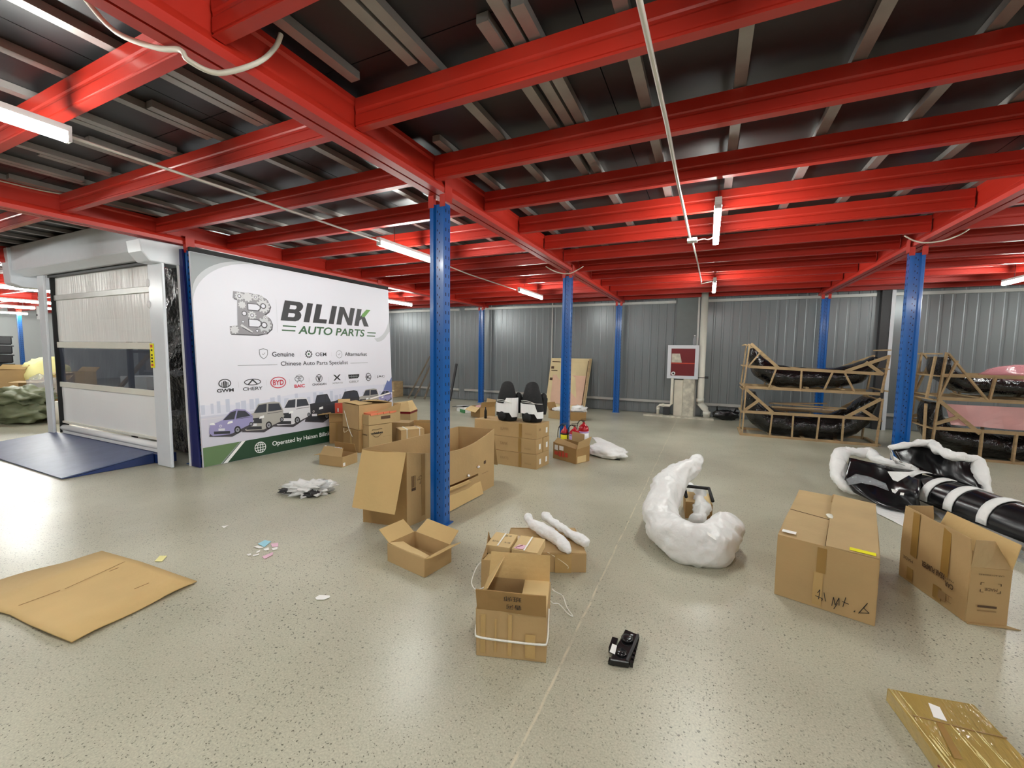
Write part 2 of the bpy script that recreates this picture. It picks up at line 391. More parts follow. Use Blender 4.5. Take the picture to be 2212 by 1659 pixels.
px = [-25+0.49*k for k in range(0, 40)]
px = [x for x in px if x < -5.5] + [-5.27, -4.79, -4.3, -3.83, -3.33, -2.81, -2.33, -1.86, -1.395, -0.9, -0.41, .095, .63, 1.12, 1.57, 2.06, 2.56, 3.05, 3.54, 4.03, 4.52, 5.0, 5.5, 6.0, 6.5, 7.0, 7.5, 8.0, 8.5, 9.0, 9.5, 10.0, 10.5, 11.0, 11.5]
random.seed(4)
def purlin(x, a, b): MB().box(x-.031, x+.031, a, b, 3.0, 3.043, 'galv').build('purlin', ce)
for x in px:
    near = -6.2 < x < -2.2
    cut = random.uniform(1.85, 2.1) if near else (random.choice([2.0, 4.4, 6.0])+random.uniform(-.3, .3))
    if abs(x+.9) < .02: purlin(x, -9, 10.9); purlin(-1.005, 1.78, 3.6); purlin(-.82, 1.76, 2.95); continue
    if abs(x+1.395) < .02: purlin(x, -9, 10.9); purlin(-1.478, -9, 1.88); continue
    if abs(x+1.86) < .02: purlin(x, -9, 1.86); purlin(x+.02, 2.6, 10.9); continue
    if x > -.5 and x < 2.3: purlin(x, -9, 10.9); continue
    purlin(x, -9, cut+.0); purlin(x+.075*(1 if random.random() > .5 else -1), cut-random.uniform(.3, .8), 10.9)
# ================================================================ MAIN BEAMS, PILLARS
bs = [(-.075, 2.76), (-.008, 2.76), (-.008, 2.80), (.008, 2.80), (.008, 2.76), (.075, 2.76), (.078, 2.80), (.06, 2.845), (.06, 2.955), (.072, 2.97), (.072, 3.0), (-.072, 3.0), (-.072, 2.97), (-.06, 2.955), (-.06, 2.845), (-.078, 2.80)]
bl = {-2.05: 'red main beam crossing overhead to the nearest blue pillar', -5.97: 'red main beam running above the printed banner and the roll-up door', 2.15: 'red main beam over the right-hand blue pillar',
      6.3: 'red main beam beyond the right edge of the hall', 10.4: 'far right red main beam beside the side wall', -9.9: 'red main beam beyond the roll-up door', -13.8: 'red main beam deep in the left store area', -17.7: 'red main beam above the heaped cartons on the far left', -21.6: 'red main beam over the far left blue pillar'}
for x in BX[1:]:
    root = thing('main_beam', bl[x], 'beam', (x, 0, 2.76))
    MB().extr([(x+a, Y0+.02, z) for a, z in bs], (0, Y1-Y0-.06, 0), 'red_paint').build('channel_pair', root)
pp = [(-.07, -.0475), (-.035, -.0475), (-.028, -.026), (.028, -.026), (.035, -.0475), (.062, -.0475), (.07, -.04), (.07, .04), (.062, .0475), (.035, .0475), (.028, .026), (-.028, .026), (-.035, .0475), (-.062, .0475), (-.07, .04)]
pm = MB().prismz(pp, 0.004, 2.69, 'blue_paint'); sm = MB()
z = 0.1
while z < 2.66:
    for y in (-.024, .02): sm.box(.069, .0707, y-.005, y+.005, z-.014, z+.014, 'slot'); sm.box(-.0707, -.069, y-.005, y+.005, z-.014, z+.014, 'slot')
    for s_ in (-1, 1): sm.box(-.014, -.007, s_*.0262-.0006, s_*.0262+.0006, z-.008, z+.008, 'slot'); sm.box(.007, .014, s_*.0262-.0006, s_*.0262+.0006, z-.03, z-.014, 'slot')
    z += 0.0745
bk = MB().box(-.082, -.079, -.05, .05, 2.70, 2.86, 'red_paint').box(.079, .082, -.05, .05, 2.70, 2.86, 'red_paint').box(-.082, -.03, -.052, -.048, 2.66, 2.757, 'red_paint').box(.03, .082, -.052, -.048, 2.66, 2.757, 'red_paint')
bp_ = MB().box(-.09, .09, -.07, .07, 0, .008, 'blue_paint')
def pillar(x, y, label):
    global P0
    if P0 is None:
        r = thing('steel_pillar', label, 'pillar', (0, 0, 0)); pm.build('post', r); sm.build('slots', r, kind='stuff'); bk.build('bracket', r); bp_.build('base_plate', r)
        P0 = r; r.location = (x, y, 0); return r
    return dup(P0, V((x, y, 0))-P0.location, label)
P0 = None
pillar(-2.05, 2.955, 'tall blue perforated steel pillar nearest the viewer, in front of the huge open carton')
pillar(-2.05, 6.44, 'blue steel pillar with fire extinguishers at its foot')
pillar(-2.05, 10.65, 'blue steel pillar near the back wall, between leaning plywood and fire cabinet')
pillar(2.13, 6.44, 'blue perforated pillar on the right between the wooden crate stacks')
pillar(2.15, 10.65, 'blue pillar behind the left stack of wooden crates')
pillar(-5.96, 10.65, 'slim blue pillar at the back wall beyond the stacked long cartons')
pillar(-5.94, 3.1, 'blue pillar at the left edge of the printed banner')
pillar(-23.2, 6.44, 'tiny far blue pillar seen left of the roll-up door')
for x, y in ((-5.97, 6.44), (-9.9, 6.44), (-13.8, 6.44), (-9.9, 10.65), (-13.8, 10.65)): pillar(x, y, 'blue pillar hidden behind the banner and roll-up door')['group'] = 'pillars behind the partition'
# navy side cover of the banner frame, next to the pillar
r = thing('banner_side_panel', 'dark navy upright panel with a white edge between pillar and banner', 'panel', (-5.8, 3.04, 0))
m = MB(); m.hexa([(-5.86, 3.0, 0.003), (-5.68, 3.0, 0.003), (-5.68, 3.02, 0.003), (-5.86, 3.02, 0.003), (-5.97, 3.02, 2.7), (-5.89, 3.02, 2.7), (-5.89, 3.04, 2.7), (-5.97, 3.04, 2.7)], 'navy'); m.build('board', r)
m = MB(); m.hexa([(-5.875, 2.985, 0.003), (-5.857, 2.985, 0.003), (-5.857, 3.0, 0.003), (-5.875, 3.0, 0.003), (-5.985, 3.0, 2.7), (-5.965, 3.0, 2.7), (-5.965, 3.02, 2.7), (-5.985, 3.02, 2.7)], 'white'); m.build('edge_strip', r)
# ================================================================ LIGHTS
def tube_light(x, y, label, group=None, z=2.655):
    global L0
    if L0 is None:
        r = thing('tube_light', label, 'light', (0, 0, 0), group)
        MB().box(-.024, .024, -.61, .61, .03, .062, 'housing').build('housing', r)
        MB().sweep([(0, -.592, 0), (0, .592, 0)], .027, 'tube', seg=12).build('tube', r)
        [MB().box(-.026, .026, s_*.6-.008, s_*.6+.008, -.024, .03, 'housing').build('end_cap', r) for s_ in (-1, 1)]
        [MB().box(-.002, .002, s_*.35-.004, s_*.35+.004, .06, .385, 'steel').build('hanger', r) for s_ in (-1, 1)]
        L0 = r; r.location = (x, y, z); return
    r = dup(L0, V((x, y, z))-L0.location, label)
    if group: r['group'] = group
L0 = None
tube_light(-3.29, 0.55, 'bright tube light at upper left under the beams')
tube_light(-3.3, 4.2, 'tube light just left of the nearest blue pillar top')
tube_light(-3.31, 7.96, 'tube light between the first and second blue pillars, near back wall')
tube_light(0.02, 4.31, 'largest tube light hanging above the centre right floor')
tube_light(0.045, 8.1, 'small tube light near the back wall above the white downpipe')
tube_light(4.15, 8.7, 'tube light cut by the right edge of the frame')
tube_light(-7.0, 8.2, 'tube light showing past the right end of the banner')
B_ = 'tube lights outside the frame'
for x in (-3.3, 0.02, 4.1):
    for y in (-3.2, -6.9): tube_light(x, y, 'tube light outside the frame behind the viewpoint', B_)
for x, y in ((0.02, 0.55), (4.1, 0.7), (4.1, 4.5), (-7.0, 0.5), (-7.0, -3.2), (8.2, 0.6), (8.2, 4.4), (8.2, 8.1)): tube_light(x, y, 'tube light outside the frame', B_)
for i, (x, y) in enumerate(((-8.0, 5.0), (-11.0, 4.4), (-12.9, 3.5), (-14.5, 8.0), (-16.5, 4.6), (-19.0, 6.4), (-19.3, 5.1), (-23.0, 6.0), (-11.0, 8.2), (-10.8, 0.6))):
    tube_light(x, y, {2: 'nearest tube light in the gap left of the door, at its top', 4: 'long bright tube light in the gap left of the door, second from top', 6: 'short tube light end at the left frame edge beyond the door', 7: 'lowest tube light in the gap left of the door, by the far blue pillar'}.get(i, 'tube light hidden by the closed roll-up door or banner'), 'tube lights beyond the door')
def cond(name, path, rad, m, label, cat, sub=1):
    tag(MB().sweep(path, rad, m, seg=6, sub=sub).build(name), label, cat)
cond('conduit', [(-3.30, 1.17, 2.67), (-3.26, 2.0, 2.665), (-3.28, 3.58, 2.67)], .009, 'conduit', 'thin pale conduit feeding the light left of the nearest pillar', 'conduit')
cond('conduit', [(-3.31, 4.82, 2.67), (-3.36, 5.6, 2.665), (-3.37, 7.34, 2.67)], .009, 'conduit', 'thin conduit run behind the nearest pillar to the far tube light', 'conduit')
cond('conduit', [(-.262, -1.5, 2.66), (-.255, 1.5, 2.65), (-.24, 2.3, 2.65), (-.235, 3.2, 2.652), (-.215, 4.6, 2.65)], .011, 'conduit', 'long pale conduit dropping through the red joists to the junction box', 'conduit')
cond('conduit', [(-.2, 4.7, 2.66), (-.17, 6.0, 2.66), (-.15, 7.4, 2.65), (-.15, 7.45, 2.62), (0.0, 7.5, 2.66)], .009, 'conduit', 'thin conduit from the junction box to the farther tube light', 'conduit', 1)
r = thing('junction_box', 'small white junction box with a coiled lead beside the large tube light', 'box', (-.2, 4.65, 2.64))
MB().box(-.24, -.15, 4.6, 4.7, 2.62, 2.65, 'housing').build('box_body', r); MB().sweep([(-.15, 4.66, 2.63), (-.09, 4.68, 2.645), (-.05, 4.66, 2.63), (0, 4.7, 2.66)], .005, 'cable', seg=6, sub=4).build('lead', r)
cond('cable', [(-2.42, .92, 2.95), (-2.32, .98, 2.82), (-2.16, 1.05, 2.755), (-2.05, 1.08, 2.735), (-2.03, 1.1, 2.70), (-2.0, 1.2, 2.70), (-1.93, 1.33, 2.80), (-1.9, 1.4, 2.9), (-1.88, 1.42, 2.97)], .011, 'cable', 'thick pale cable looping under the big red beam at upper left', 'cable', 5)
cond('cable', [(-2.3, 6.1, 2.80), (-2.22, 6.2, 2.75), (-2.1, 6.3, 2.715), (-1.98, 6.33, 2.715), (-1.88, 6.35, 2.76), (-1.8, 6.4, 2.82)], .008, 'cable', 'thin pale cable looping over the second blue pillar', 'cable', 5)
cond('cable', [(1.9, 6.1, 2.83), (1.98, 6.1, 2.77), (2.08, 6.1, 2.735), (2.22, 6.05, 2.735), (2.33, 6.0, 2.78), (2.4, 6.0, 2.84)], .008, 'cable', 'thin pale cable looping over the right-hand blue pillar', 'cable', 5)
cond('cable', [(-5.95, .8, 3.01), (-5.9, 1.4, 2.985), (-5.89, 1.8, 2.985), (-5.88, 2.0, 3.0)], .006, 'cable', 'thin cable sagging along the red beam above the door', 'cable', 4)
# ================================================================ ROLL-UP DOOR AND RAMP
d1 = bpy.data.objects.new('door_1', None); C.objects.link(d1); d1.location = (-7.7, 2.9, 0); d1['kind'] = 'structure'; d1['_w'] = (-7.7, 2.9, 0)
m = MB(); m.box(-6.27, -5.96, 2.83, 2.865, 0.003, 2.66, 'white_metal'); m.build('post', d1, bevel=.008)
m = MB(); m.box(-9.43, -9.22, 2.83, 2.865, 0.003, 2.66, 'white_metal'); m.build('post', d1, bevel=.008)
m = MB(); m.box(-9.22, -9.19, 2.9, 3.0, 0.13, 2.6, 'black'); m.build('track', d1)
m = MB(); m.box(-6.31, -6.27, 2.86, 3.0, 0.13, 2.6, 'rail'); m.build('track', d1)
m = MB(); m.extr([(-9.95, 2.66, 2.63), (-9.95, 2.66, 3.0), (-9.95, 3.1, 3.0), (-9.95, 3.1, 2.6), (-9.95, 2.8, 2.56)], (3.86, 0, 0), 'white_metal'); m.build('header_box', d1, bevel=.01)
m = MB(); m.extr([(-6.25, 2.62, 2.74), (-6.25, 2.64, 2.6), (-6.25, 2.72, 2.5), (-6.25, 3.08, 2.5), (-6.25, 3.08, 2.75)], (.3, 0, 0), 'white_metal'); m.build('end_cap', d1, bevel=.01)
m = MB(); m.extr([(-9.98, 2.62, 2.98), (-9.98, 2.64, 2.45), (-9.98, 2.76, 2.4), (-9.98, 3.08, 2.4), (-9.98, 3.08, 2.98)], (.26, 0, 0), 'white_metal'); m.build('end_cap', d1, bevel=.01)
m = MB(); m.box(-9.22, -6.29, 2.88, 2.93, 2.53, 2.57, 'dark_grey'); m.build('slot_seal', d1)
def pane(z0, z1, mm, nm):
    MB().slab((-9.2, 2.95, z0), (-6.3, 2.95, z0), (-6.3, 2.95, z1), (-9.2, 2.95, z1), .004, mm, 30, 4, .008, int(z0*10), 3).build(nm, d1)
pane(2.27, 2.58, 'curtain', 'curtain_panel'); pane(1.56, 2.19, 'curtain', 'curtain_panel'); pane(.93, 1.46, 'door_window', 'window_panel'); pane(.31, .86, 'white', 'curtain_panel')
for z, h in ((2.23, .08), (1.51, .09), (.895, .08), (.30, .035)):
    m = MB(); m.box(-9.2, -6.3, 2.925, 2.965, z-h/2, z+h/2, 'white_pvc' if z < 2 else 'rail'); m.build('crossbar', d1, bevel=.006)
m = MB(); m.sweep([(-9.2, 2.94, .21), (-6.3, 2.94, .21)], (.045), 'white', seg=12); m.box(-9.2, -6.3, 2.92, 2.97, .125, .19, 'white'); m.build('bottom_bar', d1)
m = MB(); m.box(-6.29, -6.21, 2.822, 2.828, 1.24, 1.54, 'yellow'); m.box(-6.27, -6.23, 2.818, 2.823, 1.49, 1.525, 'red_label'); m.box(-6.27, -6.23, 2.818, 2.823, 1.26, 1.29, 'red_label')
for z in (1.5, 1.44, 1.4, 1.36): m.box(-6.265, -6.235, 2.818, 2.823, z-.052, z-.032, 'ink')
m.build('warning_label', d1)
for z in (2.28, 2.02):
    MB().blob((-6.27, 2.83, z), (.035, .02, .05), 'white', 2, 0, flat=False).build('lamp_reflection', d1)  # white blobs shaped as lamp reflections on the right post
MB().box(-9.46, -9.42, 2.81, 2.83, 1.9, 2.1, 'white').box(-9.45, -9.43, 2.805, 2.81, 1.95, 1.98, 'black').build('sensor_box', d1)
r = thing('loading_ramp', 'blue-grey steel loading ramp in front of the roll-up door', 'ramp', (-7.9, 2.4, 0))
P = [(-9.6, 2.05, .012), (-6.5, 2.03, .012), (-6.42, 2.86, .135), (-9.35, 2.86, .135)]
MB().slab(*P, .012, 'ramp_blue').build('deck_plate', r)
m = MB(); m.add([(-6.5, 2.05, .003), (-6.42, 2.86, .003), (-6.42, 2.86, .125), (-6.43, 2.05, .004)], [(0, 1, 2)], 'ramp_side')
m.hexa([(-9.3, 2.3, .003), (-6.48, 2.3, .003), (-6.44, 2.84, .003), (-9.3, 2.84, .003), (-9.3, 2.3, .03), (-6.48, 2.3, .03), (-6.44, 2.84, .12), (-9.3, 2.84, .12)], 'ramp_side'); m.build('support', r)
# partition floor behind the door (raised sill)
MB().box(-9.22, -6.29, 2.87, 3.05, .003, .12, 'ramp_side').build('sill', d1)
# ================================================================ BANNER
BL = V((-5.637, 3.02, 0.004)); bu = V((.08349, .99651, 0)).normalized(); bv = V((-.04091, .00343, .99916)).normalized(); bn = V((.99567, -.08342, .04105)).normalized()
def B(u, v, l=0.0): return BL+bu*u+bv*v+bn*l
ban = thing('banner', 'huge printed white banner advertising car parts, beside the roll-up door', 'banner', tuple(B(1.6, 0)))
m = MB(); m.hexa([B(0, .0, -.03), B(3.19, 0, -.03), B(3.19, 0, 0), B(0, 0, 0), B(0, 2.66, -.03), B(3.19, 2.61, -.03), B(3.19, 2.61, 0), B(0, 2.66, 0)], 'bn_white'); m.build('sheet', ban)
m = MB(); m.bar(B(0, 2.69, -.02), B(3.19, 2.65, -.02), .05, .05, 'black'); m.bar(B(.03, 0.03, -.05), B(.03, 2.6, -.05), .03, .03, 'dark_grey'); m.bar(B(3.16, 0.03, -.05), B(3.16, 2.6, -.05), .03, .03, 'dark_grey'); m.build('frame', ban)
class Art:
    def __init__(s): s.b = MB(); s.l = .001
    def poly(s, pts, m, l=None):
        s.b.poly([B(u, v, s.l if l is None else l) for u, v in pts], m); s.l += .00004; return s
    def ring(s, cu, cv, ru, rv, t, m, n=28):
        o = [(cu+ru*math.cos(2*PI*k/n), cv+rv*math.sin(2*PI*k/n)) for k in range(n)]; i_ = [(cu+(ru-t)*math.cos(2*PI*k/n), cv+(rv-t)*math.sin(2*PI*k/n)) for k in range(n)]
        for k in range(n): s.b.poly([B(*o[k], s.l), B(*o[(k+1) % n], s.l), B(*i_[(k+1) % n], s.l), B(*i_[k], s.l)], m)
        s.l += .00002; return s
    def disc(s, cu, cv, ru, rv, m, n=24): return s.poly([(cu+ru*math.cos(2*PI*k/n), cv+rv*math.sin(2*PI*k/n)) for k in range(n)], m)
    def line(s, u0, v0, u1, v1, t, m):
        d = V((u1-u0, v1-v0)).normalized(); nx, ny = -d.y*t/2, d.x*t/2
        return s.poly([(u0+nx, v0+ny), (u1+nx, v1+ny), (u1-nx, v1-ny), (u0-nx, v0-ny)], m)
    def text(s, t, u, v, h, w=None, m='bn_text', bold=0.0, shear=0.0, space=1.0):
        text_mb(s.b, t, B(u, v, s.l), bu, bv, m, height=h, width=w, bold=bold, shear=shear, space=space); s.l += .00002; return s
    def gear(s, cu, cv, r, m, teeth=10, hole=None):
        pts = []
        for k in range(teeth):
            a = 2*PI*k/teeth; q = PI/teeth
            for da, rr in ((-q*.55, r*.8), (-q*.4, r), (q*.4, r), (q*.55, r*.8)): pts.append((cu+rr*math.cos(a+da), cv+rr*math.sin(a+da)))
        s.poly(pts, m)
        if hole: s.disc(cu, cv, r*.42, r*.42, 'bn_geard'); s.disc(cu, cv, r*.28, r*.28, hole)
        return s
# corner swooshes
A = Art()
def arc(pts_o, pts_i, m):
    for k in range(len(pts_o)-1): A.poly([pts_o[k], pts_o[k+1], pts_i[k+1], pts_i[k]], m, .0012)
cur = lambda d, k: (-.0+d*.0+ (0.75-d*.25)*(1-math.cos(k)) , 2.655-(0.75+d*.9)*(1-math.sin(k)))
N = 14
o0 = [(0.002, 2.62)]*(N+1); 
e1 = [(0.82*(1-math.cos(PI/2*k/N)), 2.02+0.62*math.sin(PI/2*k/N)) for k in range(N+1)]
e2 = [(0.7*(1-math.cos(PI/2*k/N)), 2.16+0.49*math.sin(PI/2*k/N)) for k in range(N+1)]
for k in range(N): A.poly([(0.002, 2.655), e2[k], e2[k+1]], 'bn_grey', .0011); A.poly([e2[k], e2[k+1], e1[k+1], e1[k]], 'bn_grey2', .0011)
e3 = [(3.187-.38*(1-math.sin(PI/2*k/N)), 2.2-.5*math.cos(PI/2*k/N)) for k in range(N+1)]
e4 = [(3.187-.32*(1-math.sin(PI/2*k/N)), 2.0-.36*math.cos(PI/2*k/N)) for k in range(N+1)]
A.poly(e3+[(3.187, 2.12)]+[(p[0], p[1]-.0) for p in e4[::-1]], 'bn_grey2')
A.poly([(3.187, 1.96), (3.05, 1.8), (2.9, 1.7), (2.84, 1.68), (2.95, 1.69), (3.1, 1.76), (3.187, 1.84)], 'bn_grey2')
A.b.build('corner_swoosh', ban)
# lower picture
A = Art()
A.poly([(0, .62), (0, .78), (.5, .74), (1.2, .82), (2.2, .86), (3.19, .86), (3.19, .25), (0, .25)], 'bn_sky'); random.seed(3)
for k in range(34):
    u = .02+k*.095+random.uniform(-.02, .02); h = random.uniform(.02, .13)+(.1 if k > 30 else 0); wd = random.uniform(.03, .07)
    if u+wd < 3.18: A.poly([(u, .66), (u+wd, .66), (u+wd, .7+h), (u, .7+h)], 'bn_city')
A.poly([(2.95, .7), (3.187, .7), (3.187, .98), (3.12, .9), (3.08, .93), (3.0, .8)], 'bn_ablue')
A.poly([(0, .64), (3.188, .62), (3.188, .25), (0, .25)], 'bn_road')
A.line(0, .63, .5, .63, .01, 'bn_city'); A.line(0, .6, .4, .6, .006, 'bn_carw')
A.poly([(0.003, .246), (3.187, .262), (3.187, .003), (0.003, .003)], 'bn_band')
A.poly([(0.003, .246), (.45, .248), (.2, .003), (0.003, .003)][:4], 'bn_band2')
A.poly([(.462, .248), (.51, .248), (.275, .003), (.222, .003)], 'bn_wht')
A.poly([(.44, .248), (.452, .248), (.21, .003), (.19, .003)], 'bn_grey')
A.b.build('street_picture', ban)
CL = [.0032]
def car(u0, u1, v0, v1, body, kind, flip=1):
    A = Art(); CL[0] += .0008; A.l = CL[0]; W = u1-u0; H = v1-v0
    c = lambda L_: [(u0+W*x, v0+H*y) for x, y in L_]
    A.poly(c([(0, .1), (.5, -.02), (1, .3), (1, .38), (.5, .1), (.02, .2)]), 'bn_geard')
    if kind == 'suv': out = [(.0, .25), (.01, .55), (.05, .62), (.28, .68), (.40, .97), (.78, 1.0), (.92, .95), (1.0, .66), (1, .35), (.93, .28), (.5, .08), (.1, .12)]
    elif kind == 'pick': out = [(.0, .22), (.01, .6), (.06, .68), (.3, .72), (.36, .98), (.66, 1.0), (.76, .7), (1.0, .72), (1, .38), (.9, .28), (.5, .06), (.1, .1)]
    else: out = [(.0, .22), (.02, .42), (.1, .52), (.3, .62), (.48, .9), (.62, .98), (.82, .92), (1.0, .66), (1, .4), (.9, .32), (.45, .08), (.08, .1)]
    A.poly(c(out), body)
    ws = {'suv': [(.29, .68), (.41, .93), (.60, .95), (.58, .66)], 'pick': [(.31, .72), (.37, .94), (.6, .96), (.57, .70)], 'hatch': [(.31, .62), (.49, .87), (.62, .92), (.56, .6)]}[kind]
    A.poly(c(ws), 'bn_glass')
    sw = {'suv': [(.62, .67), (.64, .94), (.90, .92), (.97, .68)], 'pick': [(.6, .72), (.62, .95), (.66, .94), (.73, .71)], 'hatch': [(.6, .62), (.65, .91), (.82, .87), (.95, .66)]}[kind]
    A.poly(c(sw), 'bn_glass')
    A.poly(c([(.03, .38), (.46, .3), (.46, .5), (.03, .52)]), 'bn_carb' if kind != 'hatch' else body)
    A.poly(c([(.02, .5), (.14, .48), (.12, .56), (.03, .56)]), 'bn_wht'); A.poly(c([(.4, .46), (.52, .48), (.52, .56), (.42, .54)]), 'bn_wht')
    A.poly(c([(.1, .16), (.45, .1), (.45, .2), (.1, .26)]), 'bn_carb'); A.poly(c([(.2, .26), (.34, .24), (.34, .32), (.2, .34)]), 'bn_carw')
    A.ring(u0+W*.25, v0+H*.42, .016, .016, .004, 'bn_wht', 12)
    for cx, cy, rx in ((.62, .2, .075), (.95, .34, .045)):
        ry = rx*W*1.25/1.0; A.disc(u0+W*cx, v0+H*cy, rx*W, ry, 'bn_tyre', 18); A.disc(u0+W*cx, v0+H*cy, rx*W*.62, ry*.62, 'bn_rim', 14); A.disc(u0+W*cx, v0+H*cy, rx*W*.2, ry*.2, 'bn_tyre', 8)
    A.line(u0+W*.6, v0+H*.6, u0+W*.98, v0+H*.62, .006, 'bn_geard')
    A.b.build('car_picture', ban)
car(2.75, 3.17, .48, .76, 'bn_carl', 'hatch'); car(2.36, 2.85, .45, .80, 'bn_carc', 'suv'); car(1.92, 2.42, .42, .80, 'bn_carb', 'suv')
car(1.38, 2.0, .34, .78, 'bn_carb', 'pick'); car(.9, 1.48, .34, .765, 'bn_carw', 'suv'); car(.47, 1.05, .33, .74, 'bn_carc', 'suv'); car(.08, .62, .34, .70, 'bn_carl', 'hatch')
# big letter B made of gears
A = Art(); A.l = .003
b0 = (.40, 1.68); bw, bh = .56, .56
Bo = [(0, 0), (.62, 0), (.85, .05), (.98, .17), (1.0, .3), (.95, .43), (.82, .51), (.93, .6), (.98, .74), (.9, .9), (.72, .985), (.5, 1.0), (.12, 1.0), (.1, .84), (.2, .82), (.17, .2), (0, .18)]
sh = lambda x, y: (b0[0]+bw*x+.06*y*0, b0[1]+bh*y)
A.poly([sh(x+.02, y-.025) for x, y in Bo], 'bn_geard'); A.poly([sh(x, y) for x, y in Bo], 'bn_gear')
random.seed(8)
for gx, gy, gr, hl in ((.8, .72, .17, 1), (.8, .25, .19, 1), (.34, .5, .15, 1), (.52, .47, .1, 1), (.25, .9, .1, 1), (.44, .9, .12, 0), (.62, .92, .08, 1), (.76, .93, .06, 1), (.1, .1, .1, 0), (.3, .7, .09, 0), (.72, .48, .07, 0), (.84, .44, .06, 1), (.62, .1, .09, 1), (.8, .07, .06, 1), (.3, .3, .07, 1)):
    A.gear(b0[0]+bw*gx, b0[1]+bh*gy, gr*bw, random.choice(['bn_gearl', 'bn_gearl', 'bn_grey2', 'bn_gear']), 12 if gr > .14 else 9, 'bn_white' if hl else None)
A.line(b0[0]+bw*.25, b0[1]+bh*.22, b0[0]+bw*.5, b0[1]+bh*.05, .03, 'bn_gearl'); A.line(b0[0]+bw*.28, b0[1]+bh*.16, b0[0]+bw*.5, b0[1]+bh*.0+.02, .012, 'bn_geard')
for v0, v1 in ((.2, .36), (.6, .74)):
    A.poly([sh(.42, v0-.02), sh(.68, v0-.02), sh(.74, v0+.05), sh(.74, v1-.03), sh(.66, v1+.02), sh(.42, v1+.02)], 'bn_geard')
    A.poly([sh(.44, v0), sh(.66, v0), sh(.71, v0+.05), sh(.71, v1-.04), sh(.64, v1), sh(.44, v1)], 'bn_white')
A.b.build('gear_emblem', ban)
# lettering
A = Art(); A.l = .003
A.line(1.036, 1.72, 1.036, 2.2, .003, 'bn_grey2')
def glyph(pts, u0, wd, m='bn_text'): A.poly([(u0+wd*x+.27*.295*y, 1.903+.295*y) for x, y in pts], m)
glyph([(0, 0), (.75, 0), (.92, .07), (1, .2), (1, .34), (.93, .46), (.84, .51), (.94, .58), (1, .7), (1, .82), (.92, .94), (.76, 1), (0, 1)], 1.087, .30)
for y0, y1 in ((.2, .4), (.6, .8)): glyph([(.32, y0), (.6, y0), (.66, y0+.05), (.66, y1-.05), (.6, y1), (.32, y1)], 1.087, .30, 'bn_white')
for u_, w_ in ((1.444, .095), (1.878, .095)): glyph([(0, 0), (1, 0), (1, 1), (0, 1)], u_, w_)
glyph([(0, 0), (1, 0), (1, .22), (.42, .22), (.42, 1), (0, 1)], 1.599, .236)
glyph([(0, 0), (.3, 0), (.3, .62), (.72, 0), (1, 0), (1, 1), (.7, 1), (.7, .4), (.28, 1), (0, 1)], 2.024, .306)
glyph([(0, 0), (.31, 0), (.31, .32), (.42, .42), (.68, 0), (1.04, 0), (.62, .58), (.78, .78), (.5, .78), (.31, .56), (.31, 1), (0, 1)], 2.38, .30)
A.poly([(2.555, 2.06), (2.62, 2.075), (2.745, 2.2), (2.655, 2.2), (2.545, 2.10)], 'bn_lgreen')
A.text('AUTO PARTS', 1.347, 1.72, .125, 1.25, 'bn_dgreen', bold=.022, shear=.2)
for (a, b, c_, d) in ((1.115, 1.319, 1.825, .02), (1.098, 1.304, 1.762, .02), (2.655, 2.846, 1.797, .018), (2.64, 2.827, 1.74, .018)): A.line(a, c_, b, c_, d, 'bn_dgreen')
A.b.build('title_lettering', ban)
A = Art(); A.l = .003
s0 = (.816, 1.418)
for t_, mm in ((1.0, 'bn_line'), (.86, 'bn_white')): A.poly([(s0[0]+t_*x, s0[1]+t_*y) for x, y in ((0, .078), (.06, .058), (.06, 0), (.045, -.04), (0, -.075), (-.045, -.04), (-.06, 0), (-.06, .058))], mm)
A.line(.796, 1.42, .811, 1.405, .006, 'bn_line'); A.line(.811, 1.405, .838, 1.435, .006, 'bn_line')
A.text('Genuine', .936, 1.38, .068, .331, 'bn_text', .01); A.line(1.364, 1.38, 1.364, 1.445, .003, 'bn_grey2')
A.gear(1.503, 1.416, .062, 'bn_text', 10); A.disc(1.503, 1.416, .038, .038, 'bn_white'); A.disc(1.503, 1.416, .016, .018, 'bn_dgreen', 8)
A.text('OEM', 1.62, 1.383, .058, .19, 'bn_text', .008); A.line(1.907, 1.38, 1.907, 1.445, .003, 'bn_grey2')
A.ring(2.051, 1.414, .058, .064, .006, 'bn_line'); A.line(2.03, 1.416, 2.045, 1.4, .006, 'bn_line'); A.line(2.045, 1.4, 2.073, 1.432, .006, 'bn_line')
A.text('Aftermarket', 2.162, 1.385, .062, .46, 'bn_text', .01)
A.text('Chinese Auto Parts Specialist', 1.056, 1.228, .08, 1.16, 'bn_text', .006)
A.line(.468, 1.264, 1.004, 1.264, .005, 'bn_line'); A.line(2.266, 1.264, 2.637, 1.264, .005, 'bn_line')
A.b.build('slogan_lettering', ban)
